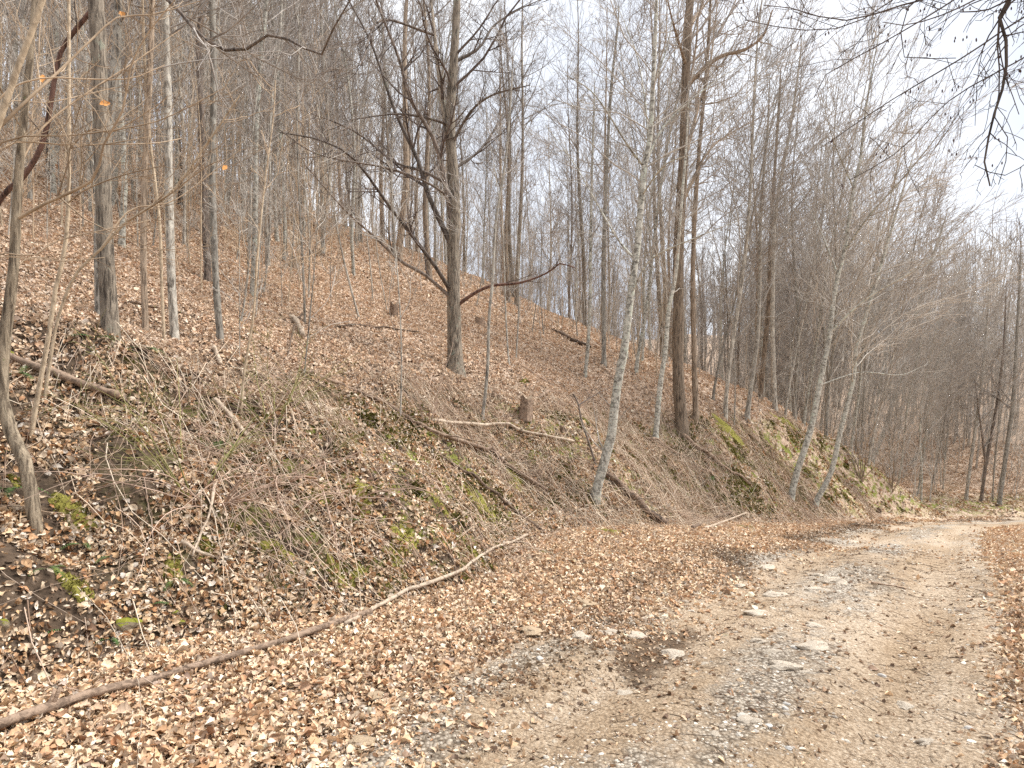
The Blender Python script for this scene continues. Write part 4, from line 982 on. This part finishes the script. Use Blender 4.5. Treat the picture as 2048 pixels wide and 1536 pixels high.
def litter(n, rmin, rmax, seed, smin, smax, jit, lift, shapes):
    x, y, g = leaf_points(n, rmin, rmax, seed)
    t, b, nn = frames(x, y, g, jit)
    s, ta, tau = to_st(x, y)
    tint = LC[g.choice(len(LC), n, p=LW/LW.sum())]*g.uniform(.72, 1.2, (n, 1))
    # leaves trodden into the wet mud along the road's left edge are dark; those on the verge are tinted slightly brighter
    wet = np.clip(1.3*np.exp(-((tau-2.75+.45*(1-sstep(s, 4.5, 9)))/.45)**2)*sstep(fbm(x+3, y, .55, 3), -.3, .15), 0, .75)*sstep(s, 2, 4)
    up_ = (.72*sstep(tau, foot_t(s)+1.5, foot_t(s)+4.5) + .35*(tau < foot_t(s)))[:, None]      # leaf tint mixed towards a paler tan on the open slope and the verge
    tint = tint*(1-up_) + up_*(tint*.50 + np.array([(.45, .35, .27)]))
    tint = tint*(1-wet*g.uniform(.4, 1, n))[:, None]*np.where((tau < foot_t(s))[:, None], np.array([[1.08, 1.06, 1.02]]), np.array([[1., 1., 1.]]))
    pts = np.stack([x, y, height(x, y)+g.uniform(.003, lift, n)], 1)
    size = (smin + (smax-smin)*g.random(n)**1.3*np.where(g.random(n) < .12, 1.55, 1))[:, None]*np.stack([g.uniform(.45, 1.15, n), np.ones(n), np.ones(n)], 1)*(1-.35*wet)[:, None]
    gn_scatter('leaf_litter', pts, euler_of(t, b, nn), size, g.integers(0, len(shapes), n), tint, shapes, ground)
litter(62000, 2.3, 6.4, 51, .020, .066, .6, .05, LS)
litter(125000, 6.2, 12.5, 52, .026, .075, .6, .055, LS)
litter(170000, 12, 23, 53, .04, .095, .55, .05, LF)
litter(210000, 22, 54, 54, .08, .165, .45, .06, LF)
def crumbs(n, seed):
    g = np.random.default_rng(seed); r = np.sqrt(2.3**2+(15**2-2.3**2)*g.random(n)**1.5); a = np.radians(g.uniform(-15, 46, n)); x, y = r*np.sin(a), r*np.cos(a)
    s, t_, tau = to_st(x, y); ok = (tau > -.2) & (tau < 3.4); x, y = x[ok], y[ok]; n = len(x)
    t, b, nn = frames(x, y, g, .35)
    tint = np.array([(.26, .165, .10), (.36, .23, .14), (.52, .38, .26), (.19, .125, .085)])[g.integers(0, 4, n)]*g.uniform(.8, 1.2, (n, 1))
    gn_scatter('leaf_crumbs', np.stack([x, y, height(x, y)+.04], 1), euler_of(t, b, nn), g.uniform(.012, .045, n)*(1+.02*np.hypot(x, y)), g.integers(0, 8, n), tint, LF, road)
crumbs(9000, 58)
def bank_crumbs(n, seed):
    g = np.random.default_rng(seed); r = np.sqrt(2.3**2+(16**2-2.3**2)*g.random(n)); a = np.radians(g.uniform(-43, 30, n)); x, y = r*np.sin(a), r*np.cos(a)
    s, t_, tau = to_st(x, y); ok = (tau > foot_t(s)-.6) & (tau < foot_t(s)+5); x, y = x[ok], y[ok]; n = len(x)
    t, b, nn = frames(x, y, g, .6)
    tint = np.array([(.06, .04, .026), (.12, .075, .045), (.26, .165, .10), (.40, .28, .19)])[g.integers(0, 4, n)]*g.uniform(.8, 1.2, (n, 1))
    gn_scatter('leaf_crumbs', np.stack([x, y, height(x, y)+.008], 1), euler_of(t, b, nn), g.uniform(.012, .04, n)*(1+.03*np.hypot(x, y)), g.integers(0, 8, n), tint, LF, ground)
bank_crumbs(60000, 57)
def moss_tufts(n, seed):
    g = np.random.default_rng(seed); X_ = []; Y_ = []; c = 0
    while c < n:
        k = 40000; r = np.sqrt(9+(32**2-9)*g.random(k)); a = np.radians(g.uniform(-42, 42, k)); x, y = r*np.sin(a), r*np.cos(a)
        ok = g.random(k) < mossy(x, y)*sstep(fbm(x+5, y+2, 2.3, 4), .10, .34); X_.append(x[ok]); Y_.append(y[ok]); c += ok.sum()
    x = np.concatenate(X_)[:n]; y = np.concatenate(Y_)[:n]; t, b, nn = frames(x, y, g, .3)
    sh = []
    for i in range(4):
        q = np.random.default_rng(i); V = []
        for j in range(9):
            o = q.normal(0, .35, 3); o[2] = 0; d = q.normal(0, .28, 3); d[2] = 0; V += [o-d, o+d, o+np.array([q.normal(0, .3), q.normal(0, .3), q.uniform(.5, 1)])]
        sh.append(mesh_np('moss_tuft', np.array(V), np.arange(27).reshape(-1, 3), M['moss']))
    gn_scatter('moss_film', np.stack([x, y, height(x, y)+.015], 1), euler_of(t, b, nn), g.uniform(.022, .05, n)*(1+.012*np.hypot(x, y)), g.integers(0, 4, n), np.ones((n, 3)), sh, ground)
moss_tufts(9500, 59)
# single leaves in the foreground, each its own object
LM = [leaf_shape(i % 4, 200+i) for i in range(14)]
x, y, g = leaf_points(4000, 2.6, 4.6, 61, (-40, -4))
s, t, tau = to_st(x, y); ok = np.where((tau > 2.7))[0][:290]
from mathutils import Matrix
tb_, bb_, nn_ = frames(x, y, g, .3); zz = height(x, y)
for j, i in enumerate(ok):
    o = part('leaf', LM[j % 14], ground)
    m = Matrix((tb_[i], bb_[i], nn_[i])).transposed().to_4x4(); m.translation = (x[i], y[i], zz[i]+.035+.02*g.random())
    o.matrix_world = m @ Matrix.Scale(g.uniform(.045, .082), 4)

# ------------------------------------------------------------------ dead stems and twig litter
def downhill_stems(n, seed, cond, lmin, lmax, name, r, lift, col, flow=1.0, along=.5):
    g = np.random.default_rng(seed); X_ = []; Y_ = []; c = 0
    while c < n:
        k = 40000; rr_ = np.sqrt(3**2+(30**2-9)*g.random(k)); a = np.radians(g.uniform(-42, 42, k)); x, y = rr_*np.sin(a), rr_*np.cos(a)
        s, t, tau = to_st(x, y); ok = cond(s, tau, x, y, g, rr_); X_.append(x[ok]); Y_.append(y[ok]); c += ok.sum()
    x = np.concatenate(X_)[:n]; y = np.concatenate(Y_)[:n]
    nn = normal(x, y, .25); dn = nrm(nrm(np.stack([nn[:, 0], nn[:, 1], np.zeros(n)], 1)) + along*np.array([EX, EY, 0]))
    an = g.normal(0, .55/flow, n) + (g.random(n) < .2)*g.uniform(-1.5, 1.5, n)
    ca_, sa = np.cos(an), np.sin(an); dx = dn[:, 0]*ca_-dn[:, 1]*sa; dy = dn[:, 0]*sa+dn[:, 1]*ca_
    L = g.uniform(lmin, lmax, n); m = 6; P = np.empty((n, m, 3)); cur = g.normal(0, .7, n)
    for j in range(m):
        f = j/(m-1); xx = x+(dx-cur*f*dy)*L*f; yy = y+(dy+cur*f*dx)*L*f
        P[:, j, 0] = xx; P[:, j, 1] = yy
        P[:, j, 2] = height(xx, yy) + (.042 if 'road' in name else .018) + lift*np.sin(f*np.pi*.9+.1)*g.random(n)**2*L
    d = np.hypot(x, y); R = (r*g.uniform(.6, 1.5, n)*(1+.03*d))[:, None]*np.linspace(1, .4, m)[None]
    T = Tubes(); T.batch(P, R, 3); me = T.mesh(name, M['stem'])
    tint = np.array(col)[g.integers(0, len(col), n)]*g.uniform(.7, 1.15, (n, 1))
    ca2 = me.color_attributes.new('tint', 'FLOAT_COLOR', 'POINT'); cl = np.ones((n, m*3, 4), np.float32); cl[:, :, :3] = tint[:, None, :]; ca2.data.foreach_set('color', cl.ravel())
    return tag(part(name, me, ground), kind='stuff')
STEMC = [(.60, .47, .34), (.70, .58, .44), (.48, .34, .24), (.54, .40, .30), (.26, .17, .115)]
def on_bank(s, tau, x, y, g, r):
    tf = foot_t(s); b = (tau > tf+.25) & (tau < tf+3.6) & (g.random(len(x)) < .05+.95*sstep(s + 1.5*fbm(x, y, .5, 2), 2.2, 4.4))
    return b & (fbm(x+20, y, .6, 3) + .25*g.random(len(x)) > .02)
downhill_stems(5800, 71, on_bank, .3, 1.3, 'dead_stems', .0034, .30, STEMC, 1.1)
downhill_stems(4500, 72, lambda s, tau, x, y, g, r: (tau > foot_t(s)-.3) & (r < 26), .12, .7, 'twig_litter', .0032, .12, [(.16, .11, .08), (.36, .26, .18), (.44, .34, .26)], .4)
downhill_stems(3800, 73, lambda s, tau, x, y, g, r: (tau > -.3) & (tau < 3.6) & (r < 13), .04, .20, 'road_twigs', .0017, .05, [(.13, .085, .055), (.24, .16, .10)], .3)

# ------------------------------------------------------------------ moss and mossy rocks, ferns
def moss(label, px, wpx, hpx):
    b = hit(*px); d = b[1]; w_ = 1.3*wpx/F*d/2; h_ = max(1.3*hpx/F*d/2, w_*.6)
    root = thing('moss_clump', label, 'moss', b)
    k, m = 9, 22; V = [(0, 0, .05*1)]; g = np.random.default_rng(int(px[0]+3*px[1])); pv = []
    a = np.arange(m)*2*np.pi/m; rag = 1+.3*np.sin(a*2+g.uniform(0, 6))+.22*np.sin(a*5+g.uniform(0, 6))+.14*g.normal(size=m)
    xs = [b[0]]; ys = [b[1]]; ff = [0.]
    for i in range(1, k+1):
        f = i/k; xs += list(b[0]+np.cos(a)*w_*f*rag); ys += list(b[1]+np.sin(a)*h_*f*rag*.8); ff += [f]*m
    xs = np.array(xs); ys = np.array(ys); ff = np.array(ff)
    zs = height(xs, ys) + (.03+.22*w_*.5)*np.sqrt(np.clip(1-ff**2, 0, 1)) + .03*fbm(xs, ys, 14, 3)*(1-ff**2) - .02*(ff > .97)
    q = [(0, 1+j, 1+(j+1) % m) for j in range(m)]
    qq = [(1+(i-1)*m+j, 1+i*m+j, 1+i*m+(j+1) % m, 1+(i-1)*m+(j+1) % m) for i in range(1, k) for j in range(m)]
    V = np.stack([xs, ys, zs], 1)-b
    part('cushion', mesh_np('moss', V, [np.array(qq), np.array(q)], M['moss']), root)
    n = 200; ri = np.sqrt(g.random(n))*.95; aa = g.uniform(0, 6.28, n)
    tx = b[0]+np.cos(aa)*w_*ri; ty = b[1]+np.sin(aa)*h_*ri*.8; tz = height(tx, ty)+(.03+.22*w_*.5)*np.sqrt(1-ri**2)-.008
    o = np.stack([tx, ty, tz], 1)-b; dv = g.normal(0, .008, (n, 3)); up = np.stack([g.normal(0, .010, n), g.normal(0, .010, n), g.uniform(.012, .034, n)], 1)
    TV = np.stack([o-dv, o+dv, o+up], 1).reshape(-1, 3); part('fronds', mesh_np('moss_fronds', TV, np.arange(n*3).reshape(-1, 3), M['moss']), root)['kind'] = 'stuff'
for lab, px, w_, h_ in [
    ('bright moss cushion on bare soil near the left edge', (147, 1180), 52, 44), ('moss cushion above the stubby bleached stick', (410, 1102), 34, 40), ('small bright moss tuft under the bramble tangle', (468, 1060), 22, 20),
    ('tall moss strip with a fern on the left bank soil', (345, 1145), 26, 62), ('moss clump beneath the brambles, left of centre', (560, 1110), 44, 34), ('moss clump low on the bank near the foreground log end', (673, 1152), 30, 40),
    ('flat brownish moss patch right of the crooked trunk foot', (145, 1042), 66, 40), ('largest bright moss cushion on the lower bank at centre', (790, 1122), 34, 36), ('moss clump just above the pale crooked branch start', (773, 1187), 34, 26),
    ('moss tuft touching the pale crooked branch', (937, 1168), 32, 18), ('moss on a root just above the pale crooked branch tip', (954, 1120), 30, 26), ('moss streak left of the largest cushion', (715, 1158), 26, 40),
    ('moss streak above the largest cushion', (811, 1083), 40, 50), ('moss streak beside the mossy pole', (985, 1046), 40, 40), ('isolated moss tuft at the bank foot right of the pale branch', (1087, 1110), 28, 20),
    ('moss patch below the grey brush heap', (1221, 1068), 50, 50), ('olive moss slab under the bramble mat', (722, 995), 50, 44), ('bright moss clump below the crest pole', (958, 1015), 46, 40),
    ('dark moss face under the end of the crest pole', (1033, 972), 44, 44), ('moss along the upper bank by the crest pole', (954, 958), 30, 26), ('lone moss tuft on the slope above the middle stump', (1050, 763), 16, 12),
    ('moss spread across the top of the knoll', (1461, 866), 66, 22), ('moss on the right shoulder of the knoll', (1572, 850), 40, 22), ('moss on the stick heap at the verge', (1403, 1052), 26, 16), ('small moss bump right of the stick heap', (1490, 1058), 40, 12),
    ('moss tuft near the fern under the left log', (30, 968), 24, 18), ('pale moss between the brambles and olive slab', (640, 1000), 34, 24), ('moss at the foot of the slope right of the stick log', (880, 1010), 30, 34)]:
    moss(lab, px, w_, h_)
def mossrock(label, px, wpx, hpx, i):
    b = hit(*px); d = b[1]; r = wpx/F*d/2
    o = part('mossy_rock', rock_mesh(120+i, M['mossrock'], .8, 3, .25), None, (b[0], b[1], b[2]+r*.3)); o.scale = (r, r*.9, hpx/F*d/2)
    tag(o, label, 'rock'); o.name = 'mossy_rock'
mossrock('rounded mossy rock sitting in leaves in left foreground', (256, 1258), 46, 36, 0)
mossrock('small mossy rock right of the rounded foreground one', (358, 1254), 22, 14, 1)
mossrock('small pale green topped rock above the small mossy one', (350, 1232), 18, 14, 2)
mossrock('mossy rock half hidden at the left picture edge', (4, 1275), 24, 40, 3)
mossrock('grey boulder beside the ridged log at left edge', (18, 718), 20, 22, 4)
def fern(label, px, n, L):
    b = hit(*px); root = thing('fern', label, 'fern', b); g = np.random.default_rng(int(px[0]*3+px[1]))
    for k in range(n):
        a = g.uniform(0, 6.28); l = L*g.uniform(.7, 1.15); m = 13; dr = np.array([math.cos(a), math.sin(a), .75]); p = np.array([0, 0, .0]); V = []; F4 = []
        sd = np.array([-math.sin(a), math.cos(a), 0.]); st_ = l/m
        for j in range(m):
            dr = nrm(dr + np.array([0, 0, -.13])); q = p+dr*st_; wd = .20*l*math.sin(math.pi*(.12+.86*j/m))**.9
            for e in (-1, 1):
                i0 = len(V); V += [p, p+(q-p)*.5, p+sd*e*wd*.6+dr*st_*.75-np.array([0, 0, wd*.1]), p+sd*e*wd+dr*st_*.7-np.array([0, 0, wd*.25])]; F4.append((i0, i0+1, i0+2, i0+3) if e > 0 else (i0+3, i0+2, i0+1, i0))
            p = q
        part('frond', mesh_np('fern_frond', np.array(V), np.array(F4), M['fern'], False), root)
for lab, px, n, L in [
    ('green fern hugging the crooked trunk on its left', (20, 985), 6, .30), ('two frond fern near the crooked trunk foot', (164, 1096), 3, .16), ('single drooping fern frond on left bank', (94, 1142), 3, .20), ('slim fern above the bare soil in left foreground', (226, 1118), 3, .20),
    ('fern growing out of the tall moss strip', (350, 1165), 4, .18), ('low green plant beside bare soil under the moss strip', (300, 1212), 5, .16), ('dark green fern below the green thorny shrub', (440, 890), 6, .28), ('bright green fern on the bank under the knoll', (1427, 955), 6, .42),
    ('fern tucked behind the ridged log at left', (64, 742), 6, .30), ('lower fern in front of ridged log at left edge', (34, 756), 5, .28), ('fern by the foot of the slim trunks', (294, 706), 5, .26), ('fern near the thickest rough trunk foot', (188, 685), 5, .30),
    ('fern below the left log in dark soil', (45, 905), 4, .22), ('tiny green plant in the leaves of the left foreground', (222, 1280), 5, .14), ('small fern beside the dark rut at the left edge', (130, 1270), 4, .16), ('small green fern at the top of the mossy bank face', (690, 1042), 4, .18)]:
    fern(lab, px, n, L)
# leaves still hanging on the sapling branches at upper left
for nm, (px, d) in {'a': ((245, 22), 5.1), 'b': ((86, 150), 4.6), 'c': ((450, 330), 6.3), 'd': ((210, 200), 4.8)}.items():
    p = at(*px, d); me = LM[0].copy(); me.materials.clear(); me.materials.append(M['orange'])
    o = part('hanging_leaf', me, None, p - np.array([0, 0, .03])); o.scale = (.075, .085, .085); o.rotation_euler = (1.15, .5*ord(nm)-49, .4)
    tag(o, {'a': 'orange dry leaf hanging at the top of a pale diagonal branch', 'b': 'orange dry leaf hanging near the upper left edge', 'c': 'orange dry leaf hanging in front of the dark trunk up the slope', 'd': 'small orange leaf hanging before the thickest trunk'}[nm], 'leaf')

#print('TRIS', sum(len(o.data.loops)-2*len(o.data.polygons) for o in {id(o.data): o for o in SC.objects if o.type == 'MESH'}.values()))
